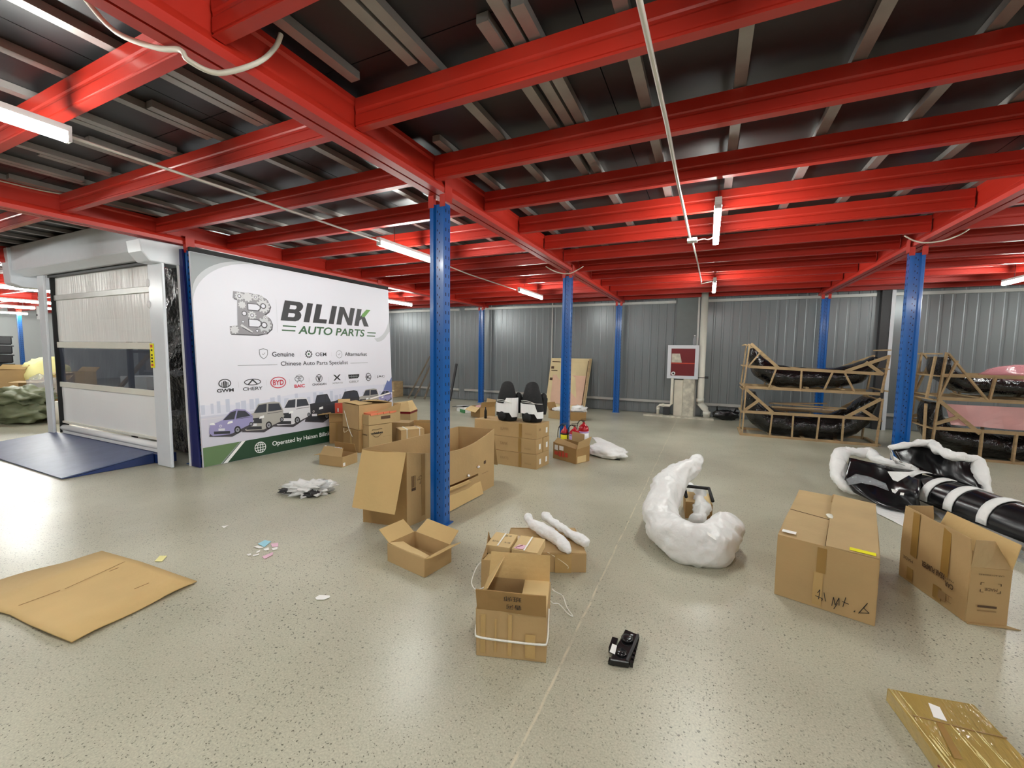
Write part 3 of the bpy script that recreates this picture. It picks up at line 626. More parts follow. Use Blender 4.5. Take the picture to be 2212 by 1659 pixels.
# row of car makers' marks
A = Art(); A.l = .003
for u in (.465, .836, 1.174, 1.487, 1.825, 2.146, 2.788): A.line(u, .97, u, 1.05, .003, 'bn_grey2')
A.ring(.299, 1.036, .076, .058, .012, 'bn_text'); A.poly([(.28, .985), (.318, .985), (.324, 1.05), (.299, 1.08), (.274, 1.05)], 'bn_text'); A.line(.299, .99, .299, 1.08, .006, 'bn_white')
A.line(.262, 1.0, .262, 1.05, .012, 'bn_line'); A.line(.336, 1.0, .336, 1.05, .012, 'bn_line')
A.text('GWM', .201, .922, .046, .2, 'bn_text', .03)
A.ring(.648, 1.034, .112, .045, .011, 'bn_text'); A.poly([(.58, 1.005), (.648, 1.078), (.716, 1.005), (.695, 1.005), (.648, 1.052), (.603, 1.005)], 'bn_text')
A.text('CHERY', .516, .922, .045, .26, 'bn_text', .012)
A.ring(1.004, 1.008, .115, .083, .012, 'bn_red', 36); A.text('BYD', .927, .97, .074, .155, 'bn_red', .02)
A.ring(1.3, 1.045, .046, .04, .009, 'bn_line'); A.ring(1.355, 1.045, .046, .04, .009, 'bn_line'); A.line(1.29, .985, 1.31, 1.02, .008, 'bn_line'); A.line(1.365, .985, 1.345, 1.02, .008, 'bn_line'); A.ring(1.327, 1.075, .055, .03, .006, 'bn_line')
A.text('BAIC', 1.245, .912, .05, .167, 'bn_red', .03)
A.ring(1.66, 1.036, .058, .062, .009, 'bn_text'); A.poly([(1.628, 1.07), (1.648, 1.07), (1.66, 1.02), (1.672, 1.07), (1.692, 1.07), (1.67, .992), (1.65, .992)], 'bn_text')
A.text('CHANGAN', 1.539, .925, .034, .243, 'bn_text', .012)
A.poly([(1.92, 1.08), (1.95, 1.08), (1.989, 1.045), (2.03, 1.08), (2.06, 1.08), (2.01, 1.032), (2.06, .985), (2.03, .985), (1.989, 1.02), (1.95, .985), (1.92, .985), (1.968, 1.032)], 'bn_text')
A.text('XPENG', 1.893, .93, .024, .2, 'bn_line', .0)
A.poly([(2.214+.01, 1.0), (2.4, 1.0), (2.437, 1.03), (2.44, 1.07), (2.21, 1.07), (2.214, 1.03)], 'bn_text'); A.line(2.22, 1.035, 2.43, 1.035, .006, 'bn_grey')
for u in (2.28, 2.325, 2.37): A.line(u, 1.008, u, 1.062, .005, 'bn_grey')
A.text('GEELY', 2.225, .93, .034, .2, 'bn_line', .012)
A.ring(2.636, 1.012, .066, .075, .012, 'bn_text', 8); A.text('MG', 2.598, .975, .07, .076, 'bn_text', .01)
A.text('JAC', 2.828, .98, .05, .19, 'bn_text', .008)
A.b.build('maker_marks', ban)
A = Art(); A.l = .003
A.ring(.70, .121, .078, .078, .009, 'bn_wht'); A.ring(.70, .121, .04, .078, .008, 'bn_wht'); A.line(.70, .045, .70, .197, .008, 'bn_wht')
for v in (.085, .121, .157): A.line(.63, v, .77, v, .008, 'bn_wht')
A.text('Operated by Hainan Bilink', .869, .088, .085, .94, 'bn_wht', .012)
A.b.build('operator_lettering', ban)
# ================================================================ CARTONS
def zz(p, h): return V((p[0], p[1], h))
def tub(name, root, P, z0, h, m, t=.006, seed=0, amp=.003, floor_=True, heights=None, label=None):
    """open carton body: P four bottom corners; walls and floor"""
    hs = heights or [h]*4; mb = MB(); cxy = sum((V((p[0], p[1], 0)) for p in P), V())/4
    for i in range(4):
        a, b = P[i], P[(i+1) % 4]
        mb.slab(zz(a, z0), zz(b, z0), zz(b, z0+hs[(i+1) % 4]), zz(a, z0+hs[i]), t, m, 8, 4, amp, seed+i, 3)
    if floor_: mb.slab(zz(P[0], z0+t), zz(P[1], z0+t), zz(P[2], z0+t), zz(P[3], z0+t), t, m)
    return mb.build(name, root)
def flap(root, A, Bp, v1, v2=None, m='card', t=.005, seed=0, inset=.01, name='flap', amp=.003, label=None, taper=0.0):
    A = V(A); Bp = V(Bp); v1 = V(v1); v2 = V(v2) if v2 is not None else v1; d = (Bp-A).normalized()
    a = A+d*inset; b = Bp-d*inset
    return MB().slab(a, b, b+v2-d*taper, a+v1+d*taper, t, m, 6, 4, amp, seed, 4).build(name, root, label=label)
def block(name, root, P, z0, z1, m, seed=0, amp=.003, bulge=0):
    mb = MB(); t = .004
    for i in range(4):
        a, b = P[i], P[(i+1) % 4]; mb.slab(zz(a, z0), zz(b, z0), zz(b, z1), zz(a, z1), t, m, 6, 4, amp, seed+i, 3)
    mb.slab(zz(P[0], z0+t), zz(P[1], z0+t), zz(P[2], z0+t), zz(P[3], z0+t), t, m)
    mb.slab(zz(P[0], z1-t/2), zz(P[1], z1-t/2), zz(P[2], z1-t/2), zz(P[3], z1-t/2), t, m, 6, 4, amp, seed+7, 3)
    return mb.build(name, root)
def rct(c, u, w, l):      # corner c, direction u (2d), width along perpendicular-left, length along u
    u = V((u[0], u[1], 0)).normalized(); n = V((-u.y, u.x, 0)); c = V((c[0], c[1], 0))
    return [c, c+u*l, c+u*l+n*w, c+n*w]
def patch(root, A, Bp, up_, u0, u1, v0, v1, m, name='label', lift=.004, th=.0012, label=None):
    """flat sticker on the face spanned by A->Bp and up_; u, v in metres"""
    A = V(A); d = (V(Bp)-A).normalized(); up_ = V(up_).normalized(); n = d.cross(up_)
    q = lambda u, v: A+d*u+up_*v+n*lift
    return MB().slab(q(u0, v0), q(u1, v0), q(u1, v1), q(u0, v1), th, m).build(name, root, label=label)
UP = (0, 0, 1)
# --- huge open carton behind the first pillar
P = [V((-2.251, 2.753, 0)), V((-2.11, 4.071, 0)), V((-2.522, 3.993, 0)), V((-2.663, 2.675, 0))]
r = thing('open_carton', 'huge long open cardboard carton standing behind the nearest blue pillar', 'box', (-2.38, 3.37, 0)); H = .645
mb = MB(); m_ = 'card'
# right long wall with a torn slot: lower band, upper band, end pieces
def wl(s, z): p = P[0].lerp(P[1], s); return V((p.x+.03*math.sin(PI*s), p.y, z))
def wband(s0, s1, z0, z1, z0b=None, z1b=None, k=8):
    for i in range(k):
        a = s0+(s1-s0)*i/k; b = s0+(s1-s0)*(i+1)/k; f = lambda t_, q0, q1: q0+(q1-q0)*t_
        A0 = f(i/k, z0, z0b if z0b is not None else z0); A1 = f((i+1)/k, z0, z0b if z0b is not None else z0)
        B0 = f(i/k, z1, z1b if z1b is not None else z1); B1 = f((i+1)/k, z1, z1b if z1b is not None else z1)
        mb.slab(wl(a, A0), wl(b, A1), wl(b, B1), wl(a, B0), .007, m_)
topz = lambda s: H-.10*math.sin(PI*min(1, max(0, s)))**1
for i in range(12):
    a, b = i/12, (i+1)/12
    lo_a = .0; 
    if 3 <= i < 9:
        mb.slab(wl(a, 0), wl(b, 0), wl(b, .2), wl(a, .2), .007, m_); mb.slab(wl(a, .225), wl(b, .225), wl(b, topz(b)), wl(a, topz(a)), .007, m_)
    else: mb.slab(wl(a, 0), wl(b, 0), wl(b, topz(b)), wl(a, topz(a)), .007, m_)
mb.slab(zz(P[3], 0), zz(P[2], 0), zz(P[2], H), zz(P[3], H), .007, m_, 10, 4, .006, 3, 2)
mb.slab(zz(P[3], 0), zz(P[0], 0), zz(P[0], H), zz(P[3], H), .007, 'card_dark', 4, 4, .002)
mb.slab(zz(P[2], 0), zz(P[1], 0), zz(P[1], H), zz(P[2], H), .007, m_, 4, 4, .004)
mb.slab(zz(P[0], .008), zz(P[1], .008), zz(P[2], .008), zz(P[3], .008), .006, m_)
mb.build('body', r)
flap(r, zz(P[3], H), zz(P[0], H), (.029, -.155, -.458), (.036, -.19, -.461), 'card_light', seed=2, inset=.002, label='wide end flap hanging outwards')
flap(r, zz(P[1], H), zz(P[2], H), (-.036, .192, -.459), None, 'card', seed=3)
mb = MB(); s0 = wl(.27, .0); mb.slab(wl(.27, .13)+V((.004, 0, 0)), wl(.78, .13)+V((.004, 0, 0)), wl(.76, .01)+V((.055, 0, 0)), wl(.28, .006)+V((.07, 0, 0)), .006, 'card_light', 10, 3, .006, 4, 5); mb.build('torn_flap', r, label='pale torn strip folded out near the floor')
mb = MB(); mb.slab(wl(.3, .2), wl(.62, .2), wl(.62, .205)+V((.035, 0, -.02)), wl(.3, .21)+V((.04, 0, -.02)), .005, 'card_light', 6, 1, .004); mb.build('slot_lip', r)
for s_, z_ in ((.33, .27), (.6, .255), (.735, .30)): MB().blob(tuple(wl(s_, z_)+V((.02, 0, 0))), (.012, .02, .014), 'white', 2, .5, 3, int(s_*10), False).build('tape_scrap', r)
mb = MB(); q = wl(.055, .36)+V((.012, 0, 0)); dx = (P[1]-P[0]).normalized(); nx = V((.008, -.001, 0))
for k in range(3): mb.bar(wl(.04+.012*k, .33)+nx, wl(.04+.012*k, .43)+nx, .006, .002, 'ink_brown', up=(1, 0, 0))
mb.slab(wl(.035, .30)+nx, wl(.07, .30)+nx, wl(.07, .325)+nx, wl(.035, .325)+nx, .001, 'ink_brown'); text_mb(mb, '☂', wl(.085, .34)+nx, dx, UP, 'ink_brown', height=.08); mb.build('shipping_marks', r)
mb = MB(); mb.slab(wl(.83, .30)+nx, wl(.86, .30)+nx, wl(.86, .335)+nx, wl(.83, .33)+nx, .001, 'ink_brown'); mb.slab(wl(.8, .2)+nx, wl(.9, .2)+nx, wl(.9, .205)+nx, wl(.8, .205)+nx, .001, 'ink_faint'); mb.build('shipping_marks', r)
for s_ in (.12,): MB().slab(wl(s_, .05)+nx, wl(s_+.03, .05)+nx, wl(s_+.03, .6)+nx, wl(s_, .6)+nx, .001, 'card_stain').build('stain', r)
# --- small open carton in front of it
P = [V(p) for p in ((-2.0, 2.238, 0), (-1.633, 2.173, 0), (-1.589, 2.42, 0), (-1.956, 2.485, 0))]; h = .128
r = thing('open_carton', 'small open carton with all flaps spread, in front of the nearest blue pillar', 'box', (-1.79, 2.33, 0))
tub('body', r, P, .002, h, 'card', seed=5)
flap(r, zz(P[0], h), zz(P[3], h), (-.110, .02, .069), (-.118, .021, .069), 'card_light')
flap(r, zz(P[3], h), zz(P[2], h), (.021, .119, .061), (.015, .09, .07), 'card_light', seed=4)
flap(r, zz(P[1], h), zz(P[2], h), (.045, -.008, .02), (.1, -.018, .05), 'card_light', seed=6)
MB().slab(zz(P[0], h)+V((.004, .01, 0)), zz(P[1], h)+V((-.004, .01, 0)), zz(P[1], h-.06)+V((-.03, .13, 0)), zz(P[0], h-.03)+V((.03, .13, 0)), .005, 'card_pale', 8, 4, .006, 3, 6).build('flap', r, label='inner flap folded down into the carton')
# --- tied carton with brush lettering (c)
P = [V(p) for p in ((-.971, 1.71, 0), (-.646, 1.808, 0), (-.733, 2.095, 0), (-1.058, 1.997, 0))]; h = .24
r = thing('open_carton', 'worn carton tied with white strap, black handwriting on its raised front flap', 'box', (-.85, 1.9, 0))
tub('body', r, P, .002, h-.002, 'card', seed=9, amp=.004)
flap(r, zz(P[0], h), zz(P[1], h), (.008, -.030, .115), (.010, -.034, .125), 'card_dark', seed=3, inset=0, amp=.006, label='raised front flap with handwriting')
flap(r, zz(P[3], h), zz(P[2], h), (-.014, .052, .120), (.0, .0, .150), 'card_light', seed=5, inset=0)
flap(r, zz(P[0], h), zz(P[3], h), (.045, .012, .105), (.085, .026, .125), 'card_light', seed=7, inset=.01)
MB().slab(zz(P[1], h+.002), zz(P[2], h+.002), zz(P[2], h-.004)+V((-.13, -.04, 0)), zz(P[1], h-.004)+V((-.13, -.04, 0)), .005, 'card_pale', 6, 3, .004, 2).build('flap', r, label='right flap folded flat over the top')
d = (P[1]-P[0]).normalized(); nn = V((.289, -.957, 0)); fo = V((.009, -.031, .118)).normalized(); fn = d.cross(fo)
mb = MB(); o = zz(P[0], h)+fn*-.0
fq = lambda u, v: zz(P[0], h)+d*u+fo*v+fn*.008
text_mb(mb, '香河', fq(.222, .055), -d, -fo, 'ink', height=.03, width=.075); text_mb(mb, '班师', fq(.222, .105), -d, -fo, 'ink', height=.03, width=.085)
for v in mb.v: pass
mb.build('handwriting', r)
mb = MB(); e_ = .007
pts = [zz(P[0], .098)-d*e_+nn*e_, zz(P[1], .10)+d*e_+nn*e_, zz(P[2], .17)+d*e_, zz(P[2], .2)+d*e_]
mb.sweep([zz(P[0], .16)-d*.006-nn*.05, zz(P[0], .115)-d*.007+nn*.0, zz(P[0]+d*.02, .10)+nn*.008, zz(P[0]+d*.17, .096)+nn*.009, zz(P[1]-d*.02, .098)+nn*.009, zz(P[1], .11)+d*.006, zz(P[1], .17)+d*.008-nn*.06, zz(P[1], .22)+d*.008-nn*.09], (.004, .006), 'strap', seg=6, sub=4)
mb.build('strap', r, label='white plastic strap around the front')
for (a, b, c_, d_) in ((.02, .045, .02, .22), (.155, .175, .02, .23), (.24, .29, .02, .14), (.09, .1, .03, .2)): patch(r, P[0], P[1], UP, a, b, c_, d_, 'tape_clear', 'tape', .006)
cond('strap', [(-.68, 2.02, .24), (-.72, 2.1, .2), (-.74, 2.24, .1), (-.72, 2.30, .05), (-.68, 2.26, .012), (-.628, 2.205, .008), (-.66, 2.2, .02), (-.71, 2.2, .06), (-.72, 2.13, .1), (-.73, 2.1, .13)], (.003), 'strap', 'loose white strap looped on the floor right of the tied carton', 'strap', 5)
cond('strap', [(-1.20, 2.3, .19), (-1.25, 2.22, .16), (-1.225, 2.1, .14), (-1.18, 2.02, .145), (-1.12, 1.97, .16), (-1.06, 1.96, .2), (-1.02, 1.95, .245)], (.003), 'strap', 'loose white strap bowing out left of the tied carton', 'strap', 5)
# --- carton behind it holding strapped flat cartons (d)
P = [V(p) for p in ((-1.238, 2.236, 0), (-.93, 2.33, 0), (-1.02, 2.63, 0), (-1.335, 2.53, 0))]
r = thing('open_carton', 'open carton behind the tied carton, filled with strapped small boxes', 'box', (-1.13, 2.43, 0))
tub('body', r, P, .002, .185, 'card', seed=12, amp=.004)
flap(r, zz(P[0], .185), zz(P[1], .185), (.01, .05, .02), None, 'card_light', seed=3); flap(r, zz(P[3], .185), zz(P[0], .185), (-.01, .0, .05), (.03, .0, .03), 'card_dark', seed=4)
for i, (c0, u, wd, ln, z0, z1) in enumerate((((-1.27, 2.36), (1, .16), .2, .155, .17, .225), ((-1.10, 2.39), (1, .12), .21, .17, .165, .22))):
    R_ = rct(c0, u, wd, ln); b = thing('small_carton', ['flat carton with black lettering strapped on top of the filled carton', 'flat pale carton with a pink label strapped on the filled carton'][i], 'box', tuple(zz(R_[0], z0)))
    block('body', b, R_, z0, z1, 'card_pale', seed=i*5, amp=.002)
    dd = (R_[1]-R_[0]).normalized(); n_ = V((-dd.y, dd.x, 0)); mm = MB()
    mm.slab(zz(R_[0]+dd*ln*.45, z1+.003), zz(R_[0]+dd*ln*.51, z1+.003), zz(R_[3]+dd*ln*.51, z1+.003), zz(R_[3]+dd*ln*.45, z1+.003), .002, 'strap'); mm.build('strap', b)
    mm = MB()
    if i == 0:
        for a_, b_, s_ in ((.08, .15, '香河'), (.1, .05, '大成'), (.02, .05, '配件')): text_mb(mm, s_, zz(R_[0]+dd*a_+n_*b_, z1+.003), dd, n_, 'ink', height=.022)
        mm.build('lettering', b)
    else:
        mm.slab(zz(R_[0]+dd*.01+n_*.01, z1+.003), zz(R_[0]+dd*.07+n_*.01, z1+.003), zz(R_[0]+dd*.08+n_*.07, z1+.003), zz(R_[0]+dd*.03+n_*.07, z1+.003), .001, 'pinkpaper'); mm.bar(zz(R_[0]+dd*.02+n_*.02, z1+.004), zz(R_[0]+dd*.055+n_*.065, z1+.004), .008, .001, 'darkred'); mm.build('pink_label', b)
# --- low carton with white wrapped tubes (e)
P = [V(p) for p in ((-1.20, 2.47, 0), (-.692, 2.712, 0), (-.885, 3.08, 0), (-1.33, 2.86, 0))]
r = thing('closed_carton', 'low closed carton carrying two white wrapped rolls', 'box', (-1.02, 2.78, 0))
block('body', r, P, .002, .135, 'card', seed=20, amp=.006)
MB().slab(zz(P[0].lerp(P[1], .62), .002)+V((.006, -.006, 0)), zz(P[0].lerp(P[1], .82), .002)+V((.006, -.006, 0)), zz(P[0].lerp(P[1], .82), .13)+V((.006, -.006, 0)), zz(P[0].lerp(P[1], .62), .13)+V((.006, -.006, 0)), .001, 'tape_clear').build('tape', r)
mm = MB(); mm.slab(zz(P[0].lerp(P[3], .45), .139), zz(P[1].lerp(P[2], .45), .139), zz(P[1].lerp(P[2], .62), .139), zz(P[0].lerp(P[3], .62), .139), .001, 'tape'); mm.build('tape', r)
mm = MB(); mm.sweep([(-.93, 2.60, .142), (-.86, 2.625, .10), (-.80, 2.652, .05), (-.80, 2.652, .03)], .003, 'twine', seg=5, sub=3); mm.build('string', r)
def roll(lbl, path, rad, seed): tag(MB().sweep(path, rad, 'foam', seg=24, amp=.008, freq=14, seed=seed, sub=8, fold=True).build('wrapped_roll'), lbl, 'roll')
roll('thick lumpy white wrapped roll, nearer of two on the low carton', [(-1.25, 2.985, .205), (-1.225, 2.96, .20), (-1.17, 2.90, .185), (-1.08, 2.85, .185), (-.98, 2.785, .185), (-.90, 2.73, .18), (-.83, 2.67, .175), (-.79, 2.64, .15)], [.02, .034, .028, .042, .045, .040, .040, .012], 1)
roll('slimmer white wrapped roll, farther of two on the low carton', [(-1.16, 3.12, .19), (-1.12, 3.08, .185), (-1.05, 3.02, .18), (-.95, 2.95, .178), (-.85, 2.87, .178), (-.75, 2.81, .178), (-.70, 2.775, .175)], [.018, .034, .024, .032, .030, .036, .022], 2)
# --- big closed carton on the right (h)
P = [V(p) for p in ((.446, 2.994, 0), (.903, 2.871, 0), (1.20, 3.97, 0), (.735, 4.09, 0))]; h = .386
r = thing('closed_carton', 'big closed carton with yellow sticker and black scrawl on its front', 'box', (.82, 3.45, 0))
mb = MB(); 
for i in range(4): a, b = P[i], P[(i+1) % 4]; mb.slab(zz(a, .002), zz(b, .002), zz(b, h), zz(a, h), .005, 'card', 8, 4, .005, i+30, 2)
mb.slab(zz(P[0], .006), zz(P[1], .006), zz(P[2], .006), zz(P[3], .006), .004, 'card'); mb.build('body', r)
ml, mr = P[0].lerp(P[1], .49), P[3].lerp(P[2], .47)
MB().slab(zz(P[0], h), zz(ml, h-.012), zz(mr, h-.006), zz(P[3], h), .006, 'card_grey', 8, 12, .008, 41, 3).build('flap', r)
MB().slab(zz(ml, h+.004)+V((.004, 0, 0)), zz(P[1], h), zz(P[2], h), zz(mr, h+.012), .006, 'card_grey', 8, 12, .008, 47, 3).build('flap', r)
d = (P[1]-P[0]).normalized(); n_ = V((-d.y, d.x, 0))
patch(r, P[0], P[1], UP, .2, .245, .22, .372, 'tape', 'tape', .006); patch(r, P[0], P[1], UP, .19, .235, .02, .22, 'tape_clear', 'tape', .006)
patch(r, zz(P[0], h), zz(P[1], h), n_, .345, .46, .012, .055, 'yellow', 'yellow_sticker', .010, label='bright yellow sticker on the front edge'); patch(r, zz(P[0], h), zz(P[1], h), n_, .012, .085, .045, .09, 'paper', 'paper_label', .010)
MB().bar(zz(P[0]+n_*.55, h+.006), zz(ml.lerp(mr, .45), h+.001), .004, .002, 'ink_brown').build('crease', r); MB().bar(zz(mr, h+.014)-n_*.02, zz(mr, h+.012)-n_*.22, .01, .004, 'card_stain').build('torn_edge', r)
MB().blob(tuple(zz(ml.lerp(mr, .5), h+.008)), (.02, .05, .008), 'offwhite', 2, .6, 3, 5, False).build('tape_scrap', r)
mb = MB(); fq = lambda u, v: P[0]+d*u+V((0, 0, v))-n_*.008
for L_ in ([(.215, .095), (.225, .12), (.222, .06)], [(.205, .075), (.24, .07), (.238, .055)], [(.245, .11), (.255, .06)], [(.285, .045), (.29, .10), (.30, .055), (.315, .105), (.318, .06)], [(.295, .03), (.31, .07)], [(.335, .06), (.345, .12)], [(.33, .09), (.36, .085)], [(.385, .05), (.39, .06)], [(.405, .05), (.44, .125), (.425, .09), (.45, .07), (.41, .055)]):
    for a, b in zip(L_[:-1], L_[1:]): mb.bar(fq(*a), fq(*b), .0035, .001, 'ink', up=tuple(n_))
mb.build('handwriting', r)
# --- open printed carton, right (i)
P = [V(p) for p in ((1.26, 3.651, 0), (1.392, 3.153, 0), (1.579, 3.202, 0), (1.447, 3.70, 0))]; h = .325
r = thing('open_carton', 'tall narrow open carton with faded printing and raised flaps on the right', 'box', (1.42, 3.43, 0))
tub('body', r, P, .002, h, 'card', seed=50, amp=.004)
flap(r, zz(P[0], h), zz(P[1], h), (.008, .002, .164), (-.011, -.003, .162), 'card', seed=3, inset=0, amp=.004)
flap(r, zz(P[1], h), zz(P[2], h), (-.001, .003, .157), (-.015, .105, .118), 'card_grey', seed=4, inset=0, amp=.004, taper=.015)
flap(r, zz(P[3], h), zz(P[2], h), (.056, .015, .144), (.031, .008, .149), 'card_light', seed=5, inset=0)
flap(r, zz(P[0], h), zz(P[3], h), (.004, -.015, .17), (-.007, .025, .167), 'card', seed=6)
MB().slab(zz(P[1], .003)+V((0, -.02, 0)), zz(P[2], .003)+V((.05, -.02, 0)), zz(P[2], .003), zz(P[1], .003), .004, 'card', 3, 2, .001).build('flap', r, label='bottom flap splayed on the floor')
for u0, u1 in ((.09, .145), (.33, .385)): patch(r, P[0], P[1], UP, u0, u1, .19, .482, 'tape', 'tape', .007)
for u0, u1 in ((.075, .125), (.29, .35)): patch(r, P[0], P[1], UP, u0, u1, .02, .1, 'tape', 'tape', .007)
d = (P[1]-P[0]).normalized(); n_ = d.cross(V(UP)); mb = MB(); fq = lambda u, v: P[0]+d*u+V((0, 0, v))+n_*.008
text_mb(mb, 'REAR BUMPER', fq(.365, .20), -d, (0, 0, -1), 'ink_brown', height=.036, width=.175, bold=.04); text_mb(mb, 'CAR', fq(.43, .165), -d, (0, 0, -1), 'ink_brown', height=.03, width=.06, bold=.03); text_mb(mb, 'PARTS', fq(.43, .19), -d, (0, 0, -1), 'ink_brown', height=.012, width=.06)
text_mb(mb, 'MADE', fq(.12, .16), -d, (0, 0, -1), 'ink_brown', height=.018, width=.085); mb.slab(fq(.33, .04), fq(.385, .04), fq(.385, .09), fq(.33, .09), .001, 'ink_faint'); text_mb(mb, '工', fq(.43, .09), -d, (0, 0, -1), 'ink_faint', height=.04); mb.build('printing', r)
d = (P[2]-P[1]).normalized(); n_ = d.cross(V(UP)); mb = MB(); fq = lambda u, v: P[1]+d*u+V((0, 0, v))+n_*.008
text_mb(mb, 'CAR ACCESSORIES', fq(.155, .295), -d, (0, 0, -1), 'ink_brown', height=.008, width=.12); text_mb(mb, 'MADE', fq(.13, .215), -d, (0, 0, -1), 'ink_brown', height=.016, width=.06)
for u, v, su, sv in ((.05, .245, 1, -1), (.145, .245, -1, -1), (.05, .19, 1, 1), (.145, .19, -1, 1)): mb.bar(fq(u, v), fq(u+.015*su, v), .003, .001, 'ink_brown'); mb.bar(fq(u, v), fq(u, v+.014*sv), .003, .001, 'ink_brown', up=tuple(n_))
mb.slab(fq(.045, .1), fq(.135, .1), fq(.135, .112), fq(.045, .112), .001, 'ink_brown'); mb.slab(fq(.045, .078), fq(.135, .078), fq(.135, .084), fq(.045, .084), .001, 'ink_faint'); mb.build('printing', r)
# --- six long cartons stacked
u = (-.997, .03); LL = .92
for k in range(3):
    for s_ in range(2):
        c0 = V((-1.925, 4.885, 0))+V((.14, .99, 0)).normalized()*(.172*s_); e = V((.14, .99, 0)).normalized(); uu = V((-.997, .03, 0)); z0 = .194*k+.001; z1 = z0+.19; dx = random.uniform(-.008, .008)
        c0 = c0+uu*dx; R_ = [c0+uu*LL, c0, c0+e*.166, c0+e*.166+uu*LL]
        lv = ['bottom', 'middle', 'top'][k]; r = thing('long_carton', '%s long carton in the %s column of the six-carton stack' % (lv, ['near', 'far'][s_]), 'box', tuple(zz(R_[1], z0)), 'long cartons in the six-carton stack')
        block('body', r, R_, z0, z1, 'card', seed=60+k*3+s_, amp=.003)
        if s_ == 0:
            patch(r, zz(R_[0], z0), zz(R_[1], z0), UP, LL-.25, LL-.21, .005, .185, 'tape', 'tape', .005)
            mm = MB(); q = lambda u_, v_: zz(R_[0], z0)+(R_[1]-R_[0]).normalized()*u_+V((0, 0, v_))+V((0, -.006, 0))
            text_mb(mm, ['PARTS', 'TANK', 'BUMPER'][k], q(LL-.52, .08), (R_[1]-R_[0]), UP, 'ink_faint', height=.035, width=.12); text_mb(mm, 'FRAGILE', q(LL-.16, .05), (R_[1]-R_[0]), UP, 'ink_faint', height=.02, width=.09); mm.build('printing', r)
        if not (k == 2 and s_ == 0): patch(r, zz(R_[1], z0), zz(R_[2], z0), UP, .07, .115, .05, .12, 'paper', 'paper_label', .006, label='small white sticker'); 
        else: patch(r, zz(R_[1], z0), zz(R_[2], z0), UP, .06, .1, .1, .13, 'ink_faint', 'printing', .006)
# two black-and-white wrapped seat bundles on the stack
for i, (x, y, lbl, mir) in enumerate(((-2.40, 5.02, 'black upholstered part wrapped in white, left of two on the long cartons', 1), (-2.06, 5.06, 'black upholstered part wrapped in white, right of two on the long cartons', -1))):
    z0 = .585; r = thing('car_seat_part', lbl, 'car part', (x, y, z0))
    MB().sweep([(x, y, z0+.003), (x, y, z0+.08), (x-.01*mir, y, z0+.2), (x-.015, y+.02, z0+.34), (x-.03, y+.04, z0+.47), (x-.035, y+.05, z0+.50)], [(.13, .09), (.145, .105), (.14, .10), (.125, .09), (.085, .06), (.05, .04)], 'black_cloth', seg=18, amp=.008, freq=8, seed=i, sub=4, up=(0, 1, 0)).build('backrest', r)
    MB().sweep([(x+.11, y+.07, z0+.1), (x+.13, y+.08, z0+.3), (x+.1, y+.08, z0+.36)], [.05, .05, .02], 'black_cloth', seg=10, amp=.006, sub=4).build('side_wing', r)
    m = MB(); a = lambda an, rr: (x+rr*math.sin(an)*1.15, y-rr*math.cos(an)*.95)
    n_ = 12; rows = []
    for j in range(n_+1):
        an = -1.5+3.0*j/n_; hi = (.235 if (j < 7 if mir == 1 else j < 9) else .31) if mir == 1 else (.24 if j < 9 else .14); lo = .055 if (j > 8 or j < 2) else .115
        rows.append((an, lo, hi))
    for (a0, l0, h0), (a1, l1, h1) in zip(rows[:-1], rows[1:]):
        p0, p1 = a(a0, .137), a(a1, .137); m.slab((*p0, z0+l0), (*p1, z0+l1), (*p1, z0+h1), (*p0, z0+h0), .005, 'white')
    m.build('white_wrap', r, label='white foam sheet round the middle')
    MB().blob((x-.02, y-.125, z0+.07), (.055, .03, .06), 'black_cloth', 3, .15, 2, i+3, False).build('pouch', r)
    mm = MB(); 
    for dz in (0, .02): mm.sweep([(x-.15, y-.02, z0+.25+dz), (x-.09, y-.115, z0+.262+dz), (x, y-.14, z0+.262+dz), (x+.09, y-.115, z0+.25), (x+.15, y-.02, z0+.24)], .003, 'strap', seg=5, sub=3)
    mm.build('white_cord', r)
tag(MB().lathe([(.012, 0), (.018, .004), (.018, .10), (.008, .13), (.008, .155)], 'black', (-2.72, 4.99, .584), 12).build('bottle'), 'dark slim bottle standing on the back end of the long cartons', 'bottle')
# --- fire extinguishers
for i, (x, y, lm, lbl, hh) in enumerate(((-1.915, 6.02, 'yellow', 'red fire extinguisher with a yellow label and black hose', .36), (-1.755, 6.0, 'lilac', 'front red fire extinguisher with a white and lilac label', .37), (-1.70, 6.3, 'white', 'rear red fire extinguisher half hidden behind the other two', .40))):
    r = thing('fire_extinguisher', lbl, 'extinguisher', (x, y, 0)); R = .062 if i == 0 else .08
    MB().lathe([(R*.9, .002), (R, .012), (R, hh-.08), (R*.85, hh-.045), (R*.45, hh-.015), (.018, hh), (.018, hh+.02)], 'red_plastic', (x, y, 0), 22).build('cylinder', r)
    MB().lathe([(R+.001, .12), (R+.001, .26)], lm, (x, y, 0), 22).build('label_band', r); m = MB(); m.lathe([(R+.0015, .262), (R+.0015, .285)], 'ink' if i == 0 else 'lilac', (x, y, 0), 22); m.build('label_stripe', r)
    m = MB(); m.box(x-.012, x+.012, y-.012, y+.012, hh+.02, hh+.05, 'steel'); m.build('valve', r); m = MB(); m.bar((x-.05, y, hh+.06), (x+.04, y, hh+.075), .012, .006, 'black' if i else 'steel'); m.bar((x-.05, y, hh+.045), (x+.03, y, hh+.05), .012, .006, 'black' if i else 'steel'); m.build('handle', r)
    MB().sweep([(x-.01, y, hh+.03), (x-.06, y-.01, hh+.04), (x-.095, y-.02, hh-.03), (x-.10, y-.02, .2), (x-.085, y-.01, .06)], .007, 'black', seg=8, sub=5).build('hose', r)
